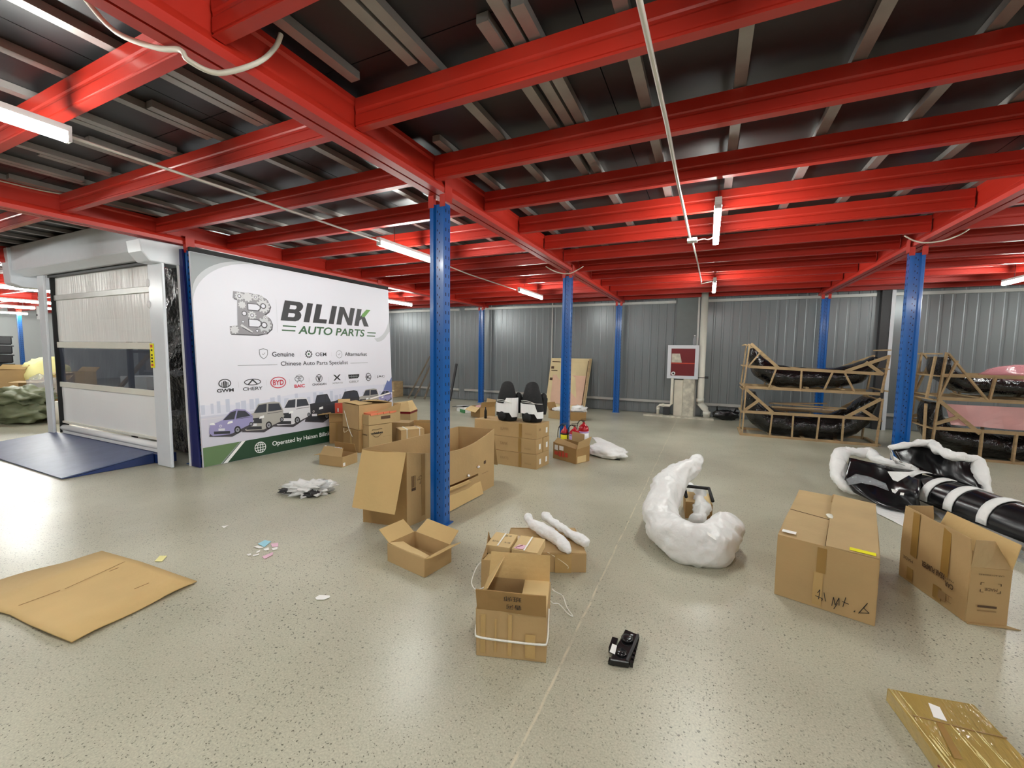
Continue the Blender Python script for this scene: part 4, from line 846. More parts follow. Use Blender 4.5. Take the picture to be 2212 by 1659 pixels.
# --- open carton with red goods, white bag
P = [V(p) for p in ((-1.929, 5.554, 0), (-1.542, 5.371, 0), (-1.427, 5.621, 0), (-1.81, 5.80, 0))]; h = .22
r = thing('open_carton', 'battered open carton with red and white print, in front of the extinguishers', 'box', (-1.7, 5.59, 0))
tub('body', r, P, .002, h, 'card_dark', seed=70, heights=[.23, .2, .22, .24]); flap(r, zz(P[0], .23), zz(P[1], .2), (.02, .10, .05), (.02, .1, .03), 'card_dark', seed=3); flap(r, zz(P[1], .2), zz(P[2], .22), (.02, .0, .1), (.02, .04, .12), 'card', seed=4); flap(r, zz(P[3], .24), zz(P[2], .22), (-.0, .02, .13), None, 'card', seed=5, inset=.1)
d = P[1]-P[0]
for u0, u1, v0, v1, mm in ((.03, .095, .13, .2, 'paper'), (.12, .2, .14, .2, 'paper'), (.03, .1, .06, .11, 'red_label'), (.11, .16, .05, .12, 'red_label'), (.175, .215, .05, .13, 'red_label'), (.23, .28, .06, .12, 'red_label')): patch(r, P[0], P[1], UP, u0, u1, v0, v1, mm, 'print_patch', .006)
patch(r, P[1], P[2], UP, .02, .2, .01, .1, 'card_pale', 'flap', .006)
r = thing('plastic_bag', 'crumpled white plastic bag lying right of the extinguishers', 'bag', (-1.3, 6.1, 0))
m = MB(); m.blob((-1.27, 6.03, .07), (.33, .2, .09), 'foam', 4, .28, 1.6, 3, rot=-.45); m.build('sack', r); m = MB(); m.slab((-1.62, 6.5, .15), (-1.52, 6.5, .16), (-1.1, 6.1, .14), (-1.35, 6.0, .15), .012, 'foam', 8, 8, .02, 3, 4); m.build('loose_end', r)
m = MB(); m.sweep([(-1.5, 5.98, .008), (-1.3, 5.92, .01), (-1.05, 5.85, .01)], .008, 'black', seg=6); m.build('drawstring', r)
# --- group of cartons in front of the banner
P = [V(p) for p in ((-4.521, 3.797, 0), (-4.151, 3.828, 0), (-4.173, 4.10, 0), (-4.544, 4.069, 0))]; h = .132
r = thing('open_carton', 'low open carton with a small white label, in front of the carton pile', 'box', (-4.35, 3.95, 0))
tub('body', r, P, .002, h, 'card', seed=80); flap(r, zz(P[0], h), zz(P[1], h), (-.004, .06, .107), (-.004, .05, .108), 'card', seed=3, taper=.02); flap(r, zz(P[3], h), zz(P[2], h), (.001, -.017, .122), (.003, -.037, .122), 'card_dark', seed=4); flap(r, zz(P[0], h), zz(P[3], h), (-.14, .02, -.03), None, 'card_light', seed=5)
patch(r, P[1], P[2], UP, .005, .045, .012, .055, 'paper', 'paper_label', .006)
mm = MB(); random.seed(5)
for k in range(7): a_ = random.uniform(0, .3); mm.bar(zz(P[0], h)+V((.03+a_, .056, .108)), zz(P[0], h)+V((.055+a_, .056, .109)), .008, .008, 'white')
mm.build('tape_scrap', r)
# column at the left: lower carton, upper open carton with red packet
P = rct((-5.38, 4.72), (.75, .66), .26, .30)
r = thing('closed_carton', 'upright carton nearest the banner at the left end of the pile', 'box', tuple(P[0])); block('body', r, P, .002, .34, 'card_dark', seed=90, amp=.005); patch(r, P[0], P[1], UP, .09, .12, .01, .33, 'tape', 'tape', .007)
r = thing('open_carton', 'carton with a drooping flap and red packets, on top at the pile left end', 'box', tuple(zz(P[0], .344))); tub('body', r, P, .345, .135, 'card_dark', seed=93, amp=.004)
flap(r, zz(P[3], .48), zz(P[0], .48), (-.12, .02, .005), (-.1, -.14, -.01), 'card', seed=3); flap(r, zz(P[0], .48), zz(P[1], .48), (-.05, -.1, .02), (.02, -.07, -.0), 'card', seed=4); flap(r, zz(P[3], .48), zz(P[2], .48), (-.02, .02, .2), None, 'card_pale', seed=5)
for i in range(2):
    c = P[0]+V((.06+.10*i, .14+.075*i, 0)); b = thing('red_packet', ['left', 'right'][i]+' red glossy packet standing in the open top carton', 'packet', tuple(zz(c, .44)), 'red packets')
    MB().hexa([zz(c+V((dx, dy, 0)), z_) for z_ in (.40, .64) for dx, dy in ((-.045, -.04), (.045, .03), (.02, .07), (-.07, 0))], 'red_label').build('pouch', b); 
    MB().bar(zz(c+V((.0, -.02, 0)), .5), zz(c+V((0, -.02, 0)), .56), .02, .008, 'paper').build('white_stripe', b)
# centre: film-wrapped carton with big carton on top
P = rct((-4.93, 4.58), (.96, -.22), .38, .41)
r = thing('closed_carton', 'carton tied with pale string under the biggest carton of the pile', 'box', tuple(P[0])); block('body', r, P, .002, .325, 'card_stain', seed=97, amp=.008); patch(r, P[0], P[1], UP, .2, .23, .01, .32, 'tape_clear', 'tape', .008)
mm = MB(); mm.sweep([P[0]+V((.02, -.01, .32)), P[0]+V((.05, -.03, .26)), P[0]+V((.16, -.06, .31)), P[0]+V((.22, -.07, .32))], .004, 'twine', seg=5, sub=4); mm.build('string', r)
P = [V(p) for p in ((-5.0, 4.63, 0), (-4.548, 4.50, 0), (-4.80, 5.12, 0), (-5.2, 5.1, 0))]
P = rct((-4.98, 4.62), (.965, -.26), .55, .46)
r = thing('closed_carton', 'biggest carton with a sagging torn top, on top of the pile', 'box', tuple(zz(P[0], .335))); block('body', r, P, .335, .69, 'card', seed=101, amp=.01)
MB().slab(zz(P[3], .70), zz(P[2], .70), zz(P[2], .74)+V((-.15, -.3, 0)), zz(P[3], .72)+V((.02, -.3, 0)), .005, 'card_light', 5, 5, .01, 3).build('flap', r)
MB().slab(zz(P[0], .70), zz(P[1], .70), zz(P[1], .71)+V((.05, .22, 0)), zz(P[0], .71)+V((.05, .22, 0)), .005, 'card_light', 5, 5, .012, 5).build('flap', r)
mm = MB(); mm.sweep([zz(P[0], .58)+V((.06, -.03, 0)), zz(P[0], .5)+V((.1, -.04, 0)), zz(P[0], .38)+V((.16, -.06, 0)), zz(P[0], .30)+V((.24, -.1, 0)), zz(P[0], .22)+V((.3, -.11, 0))], .005, 'strap', seg=5, sub=4); mm.build('string', r)
mm = MB(); mm.bar(zz(P[3], .72)+V((.0, -.1, 0)), zz(P[3], .82)+V((.3, -.0, 0)), .02, .02, 'white'); mm.build('white_strip', r)
# printed pair on the right of the pile
P = [V(p) for p in ((-4.56, 4.56, 0), (-4.37, 4.52, 0), (-4.28, 4.90, 0), (-4.47, 4.94, 0))]
r = thing('closed_carton', 'lower carton with a black cat-ear logo beside the biggest carton', 'box', tuple(P[0])); block('body', r, P, .002, .405, 'card_grey', seed=105, amp=.003)
d = (P[2]-P[1]).normalized(); n_ = d.cross(V(UP)); mm = MB(); q = lambda a, b: P[1]+d*a+V((0, 0, b))+n_*.006
text_mb(mm, 'whiskas', q(.03, .27), d, UP, 'ink', height=.035, width=.2, bold=.04)
for L_ in ([(.05, .33), (.06, .345), (.13, .335), (.2, .345), (.22, .335)], [(.06, .262), (.1, .23), (.15, .225), (.2, .262)]):
    for a, b in zip(L_[:-1], L_[1:]): mm.bar(q(*a), q(*b), .006, .001, 'ink_brown', up=tuple(n_))
text_mb(mm, 'pet food', q(.24, .21), d, UP, 'ink_faint', height=.018, width=.12); mm.build('logo_printing', r)
d = (P[1]-P[0]).normalized(); n_ = d.cross(V(UP)); mm = MB(); text_mb(mm, 'whiskas', P[0]+d*.03+V((0, 0, .26))+n_*.006, d, UP, 'ink_brown', height=.02, width=.13, bold=.03); mm.build('logo_printing', r)
r = thing('open_carton', 'upper carton topped with orange-red packets beside the biggest carton', 'box', tuple(zz(P[0], .41))); P2 = [P[0], P[1], P[2]+V((.03, .3, 0)), P[3]+V((.03, .3, 0))]; P2 = [P[0], P[1], P[1]+V((.13, .52, 0)), P[0]+V((.13, .52, 0))]
tub('body', r, P2, .412, .15, 'card_grey', seed=110); flap(r, zz(P2[2], .56), zz(P2[3], .56), (.01, .02, .12), None, 'card', seed=3); flap(r, zz(P2[1], .56), zz(P2[2], .56), (.0, .0, .0), (.03, .0, .13), 'card', seed=4)
d = (P2[2]-P2[1]).normalized(); n_ = d.cross(V(UP)); mm = MB(); q = lambda a, b: P2[1]+d*a+V((0, 0, b))+n_*.006
mm.slab(q(.2, .48), q(.36, .48), q(.36, .525), q(.2, .525), .001, 'ink_brown'); mm.build('printing', r)
for i in range(4):
    c = P2[0].lerp(P2[3], .08+.2*i)+V((.11, 0, 0)); b = thing('packet', 'orange-red packet, %s of four on the upper printed carton' % ['nearest', 'second', 'third', 'farthest'][i], 'packet', tuple(zz(c, .56)), 'orange-red packets')
    MB().slab(zz(c+V((-.1, -.03, 0)), .57), zz(c+V((.09, -.06, 0)), .565), zz(c+V((.11, .06, 0)), .575), zz(c+V((-.08, .08, 0)), .575), .03, 'orange_label', 4, 3, .006, i).build('wrapper', b)
# bag-like carton, strapped carton and half-open carton farther right
P = rct((-4.98, 5.70), (.9, .3), .36, .34)
r = thing('paper_sack', 'puffy brown paper sack with a dark red band, farthest of the pile', 'sack', tuple(P[0])); m = MB(); c = sum(P, V())/4; m.hexa([zz(p, .003) for p in P]+[zz(p, .43) for p in P], 'card_grey'); m.build('lower_body', r)
m = MB(); m.hexa([zz(p, .43) for p in P]+[zz(c.lerp(P[0], .8), .57), zz(c.lerp(P[1], .6), .60), zz(c.lerp(P[2], .6), .60), zz(c.lerp(P[3], .8), .56)], 'card_pale'); m.build('folded_top', r)
m = MB(); m.hexa([zz(c.lerp(p, 1.02), .39) for p in P]+[zz(c.lerp(p, 1.02), .425) for p in P], 'darkred'); m.build('red_band', r)
P = rct((-4.13, 4.93), (.55, .83), .26, .36)
r = thing('closed_carton', 'small carton with white straps and a pale top, right end of the pile', 'box', tuple(P[0])); block('body', r, P, .002, .29, 'card', seed=120); MB().slab(*[zz(p, .296) for p in P], .004, 'card_pale', 3, 3, .002).build('lid', r)
for t_ in (.25, .8):
    a, b = P[0].lerp(P[1], t_), P[3].lerp(P[2], t_); MB().slab(zz(a, .301), zz(a, .301)+V((.012, .018, 0)), zz(b, .301)+V((.012, .018, 0)), zz(b, .301), .002, 'strap').bar(zz(a, .30)+V((.006, -.004, 0)), zz(a, .02)+V((.006, -.004, 0)), .014, .002, 'strap', up=(0, 1, 0)).build('strap', r)
P = rct((-4.22, 5.35), (.9, .35), .3, .40)
r = thing('open_carton', 'half-open carton behind the strapped carton at the right of the pile', 'box', tuple(P[0])); tub('body', r, P, .002, .34, 'card_dark', seed=125); flap(r, zz(P[0], .34), zz(P[1], .34), (.01, -.02, .05), None, 'card', seed=2)
P = rct((-4.6, 5.25), (.9, .3), .25, .3)
r = thing('closed_carton', 'plain carton wedged between the printed pair and the paper sack', 'box', tuple(P[0])); block('body', r, P, .002, .33, 'card', seed=127)
# --- cartons near the back pillar
P = [V(p) for p in ((-4.906, 8.295, 0), (-4.55, 8.09, 0), (-4.35, 8.43, 0), (-4.7, 8.63, 0))]
r = thing('open_carton', 'open carton with papers at the foot of the slim back pillar', 'box', tuple(P[0])); tub('body', r, P, .002, .24, 'card_dark', seed=130); flap(r, zz(P[0], .24), zz(P[1], .24), (-.12, -.1, -.08), (-.06, -.1, -.1), 'card_pale', seed=2); flap(r, zz(P[3], .24), zz(P[2], .24), (.0, .06, .15), None, 'card', seed=3); flap(r, zz(P[1], .24), zz(P[2], .24), (.04, -.02, .12), None, 'card_dark', seed=4)
MB().blob((-4.65, 8.36, .22), (.16, .14, .05), 'pink_film', 3, .4, 3, 4, False).build('contents', r)
r = thing('packet', 'white and green box on the floor left of the back pillar', 'packet', (-5.45, 8.75, 0)); m = MB(); m.hexa([zz(V(p), z_) for z_ in (.003, .14) for p in ((-5.62, 8.80), (-5.25, 8.58), (-5.1, 8.8), (-5.48, 9.0))], 'white'); m.build('box_body', r)
m = MB(); m.hexa([zz(V(p), z_) for z_ in (.004, .08) for p in ((-5.46, 8.695), (-5.245, 8.568), (-5.235, 8.58), (-5.45, 8.71))], 'green'); m.build('green_panel', r); MB().slab((-5.75, 8.8, .1), (-5.3, 8.6, .17), (-5.2, 8.75, .17), (-5.7, 8.95, .1), .01, 'dark_grey').build('lid', r)
r = thing('open_carton', 'low carton with white bags in front of the plywood sheet', 'box', (-2.85, 8.9, 0)); P = [V(p) for p in ((-3.227, 8.908, 0), (-2.90, 8.82, 0), (-2.82, 9.10, 0), (-3.12, 9.2, 0))]
tub('body', r, P, .002, .18, 'card_grey', seed=133); flap(r, zz(P[0], .18), zz(P[3], .18), (-.06, .0, .17), None, 'card_dark', seed=2); MB().blob((-2.97, 9.0, .2), (.19, .13, .07), 'bubble', 3, .5, 3, 8, False).build('white_bags', r)
P = [V(p) for p in ((-2.74, 8.80, 0), (-2.42, 8.95, 0), (-2.52, 9.2, 0), (-2.85, 9.05, 0))]
P = [V(p) for p in ((-2.66, 8.78, 0), (-2.36, 8.92, 0), (-2.46, 9.17, 0), (-2.76, 9.03, 0))]
r = thing('open_carton', 'second low carton with a crumpled white bag, right of the second pillar', 'box', tuple(P[0])); tub('body', r, P, .002, .19, 'card_dark', seed=137); MB().blob((-2.56, 9.05, .22), (.18, .13, .1), 'bubble', 3, .6, 3, 2, False).build('white_bag', r)
# plywood sheet leaning on the wall
r = thing('plywood_panel', 'plywood panel with a pinkish middle leaning against the back wall', 'panel', (-3.35, 10.5, 0))
q = lambda a, b, l=0: V((-3.9+1.13*a+.0*b, 10.50+.42*b-.22*a*(1-b), .003+1.33*b))+V((0, -.95, .3))*l
MB().slab(q(0, 0), q(1, 0), q(1, 1), q(0, 1), .02, 'ply').build('sheet', r); MB().slab(q(.12, .1, .016), q(.92, .1, .016), q(.92, .66, .016), q(.1, .66, .016), .006, 'ply_pink').build('pink_sheet', r)
for a in (.965,): MB().bar(q(a, .02, .025), q(a, .98, .025), .05, .03, 'wood').build('batten', r)
MB().bar(q(.925, .05, .025), q(.935, .95, .025), .012, .02, 'ink_brown').build('batten_gap', r)
for b in (.92, .74): MB().slab(q(.04, b, .02), q(.24, b-.005, .02), q(.24, b+.01, .02), q(.04, b+.015, .02), .002, 'ink_brown').build('black_mark', r)
for b in (.55, .78): MB().slab(q(.03, b, .02), q(.1, b, .02), q(.1, b+.05, .02), q(.03, b+.05, .02), .002, 'ink_brown').build('black_mark', r)
# dark bars leaning
for i, (a, b) in enumerate((((-8.38, 10.35, .01), (-7.93, 10.88, 1.32)), ((-8.18, 10.4, .01), (-7.85, 10.86, 1.1)), ((-7.80, 10.4, .01), (-7.62, 10.87, 1.2)))):
    tag(MB().bar(a, b, .05, .04, 'wood_grey').build('timber_bar'), 'dark grey timber bar leaning on the wall, %s of three' % ['leftmost', 'middle', 'rightmost'][i], 'bar', 'leaning timber bars')
tag(MB().bar((-6.95, 10.5, .01), (-6.95, 10.88, 1.1), .06, .05, 'dark_grey').build('post'), 'short dark post against the wall just right of the nearest pillar', 'post')
r = thing('wooden_case', 'small wooden case at the wall just past the right banner edge', 'case', (-9.0, 10.5, 0)); MB().box(-9.25, -8.9, 10.3, 10.75, .003, .5, 'wood').build('body', r, bevel=.01); MB().box(-9.27, -8.88, 10.28, 10.3, .2, .25, 'ply').build('batten', r)
# ================================================================ HYDRANT CABINET, PIPES
r = thing('fire_cabinet', 'white-framed fire hose cabinet with a dark red window on the back wall', 'cabinet', (-.52, 10.75, 1.3)); x0, x1, z0, z1, yy = -.87, -.19, .91, 1.70, 10.62
MB().box(x0, x1, yy+.02, 10.87, z0, z1, 'white_metal').build('cabinet_body', r)
m = MB(); m.box(x0, x1, yy, yy+.02, z0, z0+.07, 'white_metal'); m.box(x0, x1, yy, yy+.02, z1-.08, z1, 'white_metal'); m.box(x0, x0+.08, yy, yy+.02, z0+.07, z1-.08, 'white_metal'); m.box(x1-.08, x1, yy, yy+.02, z0+.07, z1-.08, 'white_metal'); m.build('door_frame', r)
MB().box(x0+.08, x1-.08, yy+.012, yy+.018, z0+.07, z1-.08, 'darkred').build('window', r); m = MB(); m.slab((x0+.09, yy+.008, 1.29), (x0+.32, yy+.008, 1.29), (x0+.27, yy+.008, 1.5), (x0+.09, yy+.008, 1.5), .002, 'dirty_white'); m.build('notice', r); MB().box(x0+.08, x1-.08, yy+.006, yy+.012, 1.265, 1.285, 'red_label').build('shelf_line', r)
m = MB(); m.sweep([(x0+.14, yy+.012, 1.03), (x0+.14, yy-.004, 1.03)], .045, 'white', seg=16); m.build('lock_ring', r); MB().sweep([(x0+.14, yy, 1.03), (x0+.14, yy-.008, 1.03)], .022, 'black', seg=12).build('lock', r)
r = thing('water_bottle', 'small clear plastic bottle on top of the fire cabinet', 'bottle', (-.3, 10.72, 1.702)); MB().lathe([(.035, 0), (.037, .01), (.037, .13), (.02, .18), (.014, .21)], 'clear_film', (-.3, 10.72, 1.703), 14).build('body', r); MB().lathe([(.016, .21), (.016, .23)], 'white', (-.3, 10.72, 1.703), 10).build('cap', r)
r = thing('downpipe', 'white plastic downpipe running from the beams to the floor by the cabinet', 'pipe', (-.1, 10.7, 0)); MB().sweep([(-.12, 10.72, 3.0), (-.12, 10.72, .42), (-.11, 10.72, .34), (.0, 10.70, .22), (.03, 10.7, .14), (.03, 10.7, .003)], .075, 'white_pvc', seg=18).build('pipe', r)
for p in ((-.12, 10.72, .42), (.03, 10.7, .12)): MB().lathe([(.084, -.04), (.084, .04)], 'white_pvc', p, 18).build('socket', r)
MB().lathe([(.08, -.008), (.08, .008)], 'dark_grey', (-.12, 10.72, .95), 18).box(-.05, .03, 10.7, 10.76, .93, .98, 'dark_grey').build('clamp', r)
r = thing('concrete_post', 'stained white concrete post under the fire cabinet', 'post', (-.5, 10.7, 0)); MB().box(-.5, -.25, 10.62, 10.85, .003, .91, 'dirty_white').build('column', r, bevel=.012); MB().box(-.70, -.5, 10.68, 10.85, .003, .88, 'offwhite').build('cladding', r, bevel=.01)
r = thing('water_pipe', 'white water pipe with elbows left of the concrete post', 'pipe', (-.9, 10.6, 0)); MB().sweep([(-.74, 10.62, .92), (-.74, 10.62, .3), (-.78, 10.62, .26), (-1.0, 10.6, .26), (-1.04, 10.6, .22), (-1.04, 10.6, .003)], .032, 'offwhite', seg=12).build('pipe', r); MB().box(-.92, -.78, 10.6, 10.75, .01, .2, 'dark_grey').build('valve_body', r)
for p, q_ in (((-1.04, 10.6, .14), (-1.04, 10.6, .2)), ((-.9, 10.61, .26), (-.96, 10.61, .26))): MB().sweep([p, q_], .04, 'offwhite', seg=12).build('coupling', r)
tag(MB().box(-1.35, .18, 10.42, 10.6, .0, .03, 'dirty_white').build('concrete_kerb'), 'low concrete kerb at the foot of the fire cabinet', 'kerb')
r = thing('black_bracket', 'black bundled part on the floor by the wall, left of the crates', 'car part', (.45, 10.7, 0)); m = MB(); m.blob((.42, 10.66, .12), (.27, .1, .12), 'black_plastic', 3, .35, 3, 2); m.sweep([(.25, 10.66, .2), (.24, 10.66, .29), (.28, 10.66, .3)], .02, 'black_plastic', seg=8); m.sweep([(.6, 10.66, .18), (.62, 10.66, .27), (.68, 10.66, .27)], .02, 'black_plastic', seg=8); m.build('body', r)
# ================================================================ WOODEN CRATES WITH WRAPPED BUMPERS
def crate(name_lbl, x0, x1, ya, yb, z0, hi, prof, grp, bands=4):
    """prof: list of rail segments ((x,z),(x,z)) drawn on both long sides, z above z0"""
    r = thing('wooden_crate', name_lbl, 'crate', (x0, ya, z0), grp); random.seed(int(x0*7+z0*10))
    for yi, y in enumerate((ya, yb)):
        for (a, b) in prof: MB().bar((a[0], y+random.uniform(-.006, .006), z0+a[1]), (b[0], y, z0+b[1]), .022, .05, 'wood', up=(0, 0, 1) if abs(a[0]-b[0]) > abs(a[1]-b[1]) else (0, 1, 0)).build('slat', r)
    for x in (x0+.02, x0+.5, x0+1.0, x0+1.5, x1-.02):
        if x <= x1: MB().bar((x, ya-.01, z0+.03), (x, yb+.01, z0+.03), .05, .02, 'wood').build('slat', r)
    for x, zt in ((x0+.02, hi), (x1-.02, hi*.9)): MB().bar((x, ya, z0+zt), (x, yb, z0+zt), .04, .02, 'wood').build('slat', r); MB().bar((x, ya, z0+hi*.5), (x, yb, z0+hi*.5), .04, .02, 'wood').build('slat', r)
    return r
def bumper(lbl, pts, y, rad, grp, seed=0, ry=.28):
    r = thing('wrapped_bumper', lbl, 'bumper', (pts[0][0], y, pts[0][1]), grp)
    MB().sweep([(p[0], y, p[1]) for p in pts], [(q, ry) for q in rad], 'black_film', seg=16, amp=.03, freq=5, seed=seed, sub=5, up=(0, 1, 0)).build('film_wrap', r); return r
lp = [((.64, 0), (.66, .87)), ((.66, .87), (.69, .87)), ((2.60, 0), (2.64, .80)), ((.6, .02), (2.63, .02)), ((.66, .445), (2.6, .46)), ((.68, .85), (1.11, .46)), ((.66, .47), (.88, .67)), ((1.08, .0), (1.1, .46)), ((1.42, .0), (1.42, .455)), ((1.78, 0), (1.8, .455)), ((2.14, 0), (2.14, .46)), ((2.62, .80), (2.17, .46)), ((2.6, .45), (2.36, .62))]
crate('lower wooden crate of the left pair, holding a black wrapped bumper', .6, 2.66, 8.8, 9.5, .0, .86, lp, 'wooden slat crates')
bumper('black film-wrapped bumper inside the lower left crate', [(.78, .8), (.80, .6), (.95, .36), (1.25, .24), (1.65, .21), (2.05, .24), (2.35, .36), (2.5, .6), (2.56, .78)], 9.16, [.06, .14, .22, .22, .2, .22, .22, .15, .07], 'wrapped bumpers')
up_ = [((.62, 0), (.68, .78)), ((2.62, 0), (2.68, .62)), ((.62, -.0), (2.6, -.02)), ((.68, .38), (2.6, .31)), ((.70, .80), (1.16, .36)), ((.68, .38), (.87, .66)), ((1.02, .0), (1.12, .36)), ((1.5, .0), (1.5, .35)), ((1.84, 0), (1.95, .34)), ((2.26, 0), (2.1, .33)), ((2.68, .60), (2.12, .34)), ((2.62, .3), (2.38, .5))]
crate('upper wooden crate of the left pair, holding a black wrapped bumper', .6, 2.7, 8.8, 9.5, .90, .78, up_, 'wooden slat crates')
bumper('black film-wrapped bumper inside the upper left crate', [(.76, 1.62), (.80, 1.42), (.98, 1.2), (1.25, 1.11), (1.65, 1.09), (2.05, 1.11), (2.35, 1.2), (2.52, 1.34), (2.6, 1.46)], 9.16, [.06, .12, .18, .19, .18, .18, .16, .11, .06], 'wrapped bumpers', 4, .26)
m = MB(); r = thing('spare_slats', 'loose wooden slats lying over the lower left crate', 'slats', (1.2, 8.9, .5))
for k, (a, b) in enumerate((((1.1, 8.95, .55), (2.1, 9.0, .56)), ((1.15, 9.1, .60), (2.25, 9.15, .57)), ((1.1, 9.25, .58), (2.0, 9.3, .63)))): MB().bar(a, b, .07, .02, 'wood').build('slat', r)
rp = [((3.10, 0), (3.14, .9)), ((3.02, 0), (3.0, .8)), ((3.1, .01), (5.2, .01)), ((3.12, .44), (5.2, .44)), ((3.14, .86), (3.62, .40)), ((3.12, .5), (3.36, .62)), ((3.64, 0), (3.64, .44)), ((3.98, 0), (3.99, .44)), ((4.5, 0), (4.5, .44)), ((5.1, 0), (5.1, .9))]
crate('lower wooden crate of the right pair, cut by the frame edge', 3.08, 5.2, 8.3, 9.1, .0, .86, rp, 'wooden slat crates')
bumper('black film-wrapped bumper in the lower right crate', [(3.2, .8), (3.2, .55), (3.35, .3), (3.8, .2), (4.3, .2), (4.8, .22), (5.1, .5)], 8.7, [.05, .12, .2, .2, .2, .18, .1], 'wrapped bumpers', 9, .32)
rq = [((3.13, 0), (3.18, .68)), ((3.0, 0), (3.06, .62)), ((3.12, .0), (5.2, -.02)), ((3.15, .34), (5.2, .34)), ((3.2, .66), (3.66, .0)), ((3.14, .02), (3.3, .56)), ((3.68, 0), (3.72, .34)), ((4.4, 0), (4.4, .34)), ((5.1, 0), (5.1, .68))]
crate('upper wooden crate of the right pair, cut by the frame edge', 3.1, 5.2, 8.3, 9.1, .89, .66, rq, 'wooden slat crates')
bumper('glossy black wrapped bumper bulging in the upper right crate', [(3.25, 1.5), (3.28, 1.3), (3.5, 1.12), (3.9, 1.09), (4.3, 1.1), (4.8, 1.12), (5.1, 1.3)], 8.7, [.05, .1, .14, .15, .15, .14, .08], 'wrapped bumpers', 13, .34)
tag(MB().slab((3.32, 8.34, .5), (5.15, 8.34, .46), (5.15, 8.42, .79), (3.25, 8.42, .8), .008, 'pink_film', 16, 5, .02, 3, 3).build('pink_sheet'), 'pale pink plastic sheet between the two right-hand crates', 'sheet')
tag(MB().blob((4.25, 8.75, 1.20), (.5, .38, .2), 'pink_bubble', 4, .12, 2, 2, False).build('plastic_cover'), 'translucent pink plastic bubble on top of the upper right crate', 'cover')
# ================================================================ BUMPER IN WHITE FOAM ON THE FLOOR
r = thing('bumper', 'unwrapped black bumper in white foam on the floor at right', 'bumper', (2.2, 5.7, 0))
def surf(name, rows, m, t=.012, amp=.0, seed=0, label=None, parent=None):
    """lofted sheet through rows of points"""
    mb = MB(); R_ = [[V(p) for p in row] for row in rows]; nr, nc = len(R_), len(R_[0]); f = []; bk_ = []
    for i in range(nr):
        for j in range(nc):
            a = R_[min(i+1, nr-1)][j]-R_[max(i-1, 0)][j]; b = R_[i][min(j+1, nc-1)]-R_[i][max(j-1, 0)]; n_ = a.cross(b)
            n_ = n_.normalized() if n_.length > 1e-9 else V(UP); p = R_[i][j]+n_*amp*noise.noise(R_[i][j]*7+V((seed, 0, 0)))
            f.append(p+n_*t/2); bk_.append(p-n_*t/2)
    N_ = nr*nc; fs = []
    for i in range(nr-1):
        for j in range(nc-1):
            q4 = (i*nc+j, i*nc+j+1, (i+1)*nc+j+1, (i+1)*nc+j); fs += [q4, tuple(N_+k for k in q4[::-1])]
    for i in range(nr-1): fs += [(i*nc, (i+1)*nc, N_+(i+1)*nc, N_+i*nc), ((i+1)*nc+nc-1, i*nc+nc-1, N_+i*nc+nc-1, N_+(i+1)*nc+nc-1)]
    for j in range(nc-1): fs += [(j+1, j, N_+j, N_+j+1), ((nr-1)*nc+j, (nr-1)*nc+j+1, N_+(nr-1)*nc+j+1, N_+(nr-1)*nc+j)]
    mb.add(f+bk_, fs, m, True); return mb.build(name, parent, label=label)
def lerp_rows(c0, c1, n_): return [[V(a).lerp(V(b), k/n_) for a, b in zip(c0, c1)] for k in range(n_+1)]
def curve(pts, n_):
    P_ = [V(p) for p in pts]; out = []
    for i in range(len(P_)-1):
        p0 = P_[max(0, i-1)]; p1 = P_[i]; p2 = P_[i+1]; p3 = P_[min(len(P_)-1, i+2)]
        for k in range(n_):
            t_ = k/n_; out.append(0.5*((2*p1)+(p2-p0)*t_+(2*p0-5*p1+4*p2-p3)*t_*t_+(3*p1-p0-3*p2+p3)*t_**3))
    return out+[P_[-1]]
# left flare panel
top = curve([(1.482, 5.763, 0.36), (1.626, 5.619, 0.36), (1.850, 5.654, 0.33), (2.054, 5.629, 0.3)], 5)
mid = curve([(1.369, 5.423, 0.2), (1.591, 5.451, 0.17), (1.753, 5.369, 0.17), (1.828, 5.034, 0.22)], 5)
bot = curve([(1.453, 5.416, 0.08), (1.569, 5.175, 0.05), (1.709, 5.088, 0.03), (1.877, 5.072, 0.03)], 5)
rows = lerp_rows(top, mid, 5)+lerp_rows(mid, bot, 4)[1:]
surf('side_panel', rows, 'black_plastic', .012, .02, 3, parent=r)
for q4 in ((1930,1058),(1947,1063),(1953,1000)): pass
MB().slab((1.705, 5.277, 0.19), (1.751, 5.254, 0.19), (1.686, 5.115, 0.19), (1.678, 5.155, 0.19), .002, 'paper').build('sticker', r)
MB().slab((1.730, 5.134, 0.2), (1.757, 5.133, 0.2), (1.724, 5.044, 0.2), (1.698, 5.045, 0.2), .002, 'paper').build('sticker', r)
MB().slab((1.703, 5.384, 0.34), (1.952, 5.516, 0.33), (1.756, 5.286, 0.27), (1.724, 5.301, 0.28), .006, 'foam', 4, 4, .01, 3, 6).build('foam_corner', r)
surf('clear_wrap', [[(1.329, 5.221, 0.25), (1.471, 5.457, 0.27), (1.584, 5.443, 0.25), (1.661, 5.260, 0.24)], [(1.338, 5.182, 0.2), (1.478, 5.321, 0.21), (1.577, 5.273, 0.2), (1.662, 5.192, 0.19)]], 'clear_film', .003, .02, 4, parent=r)
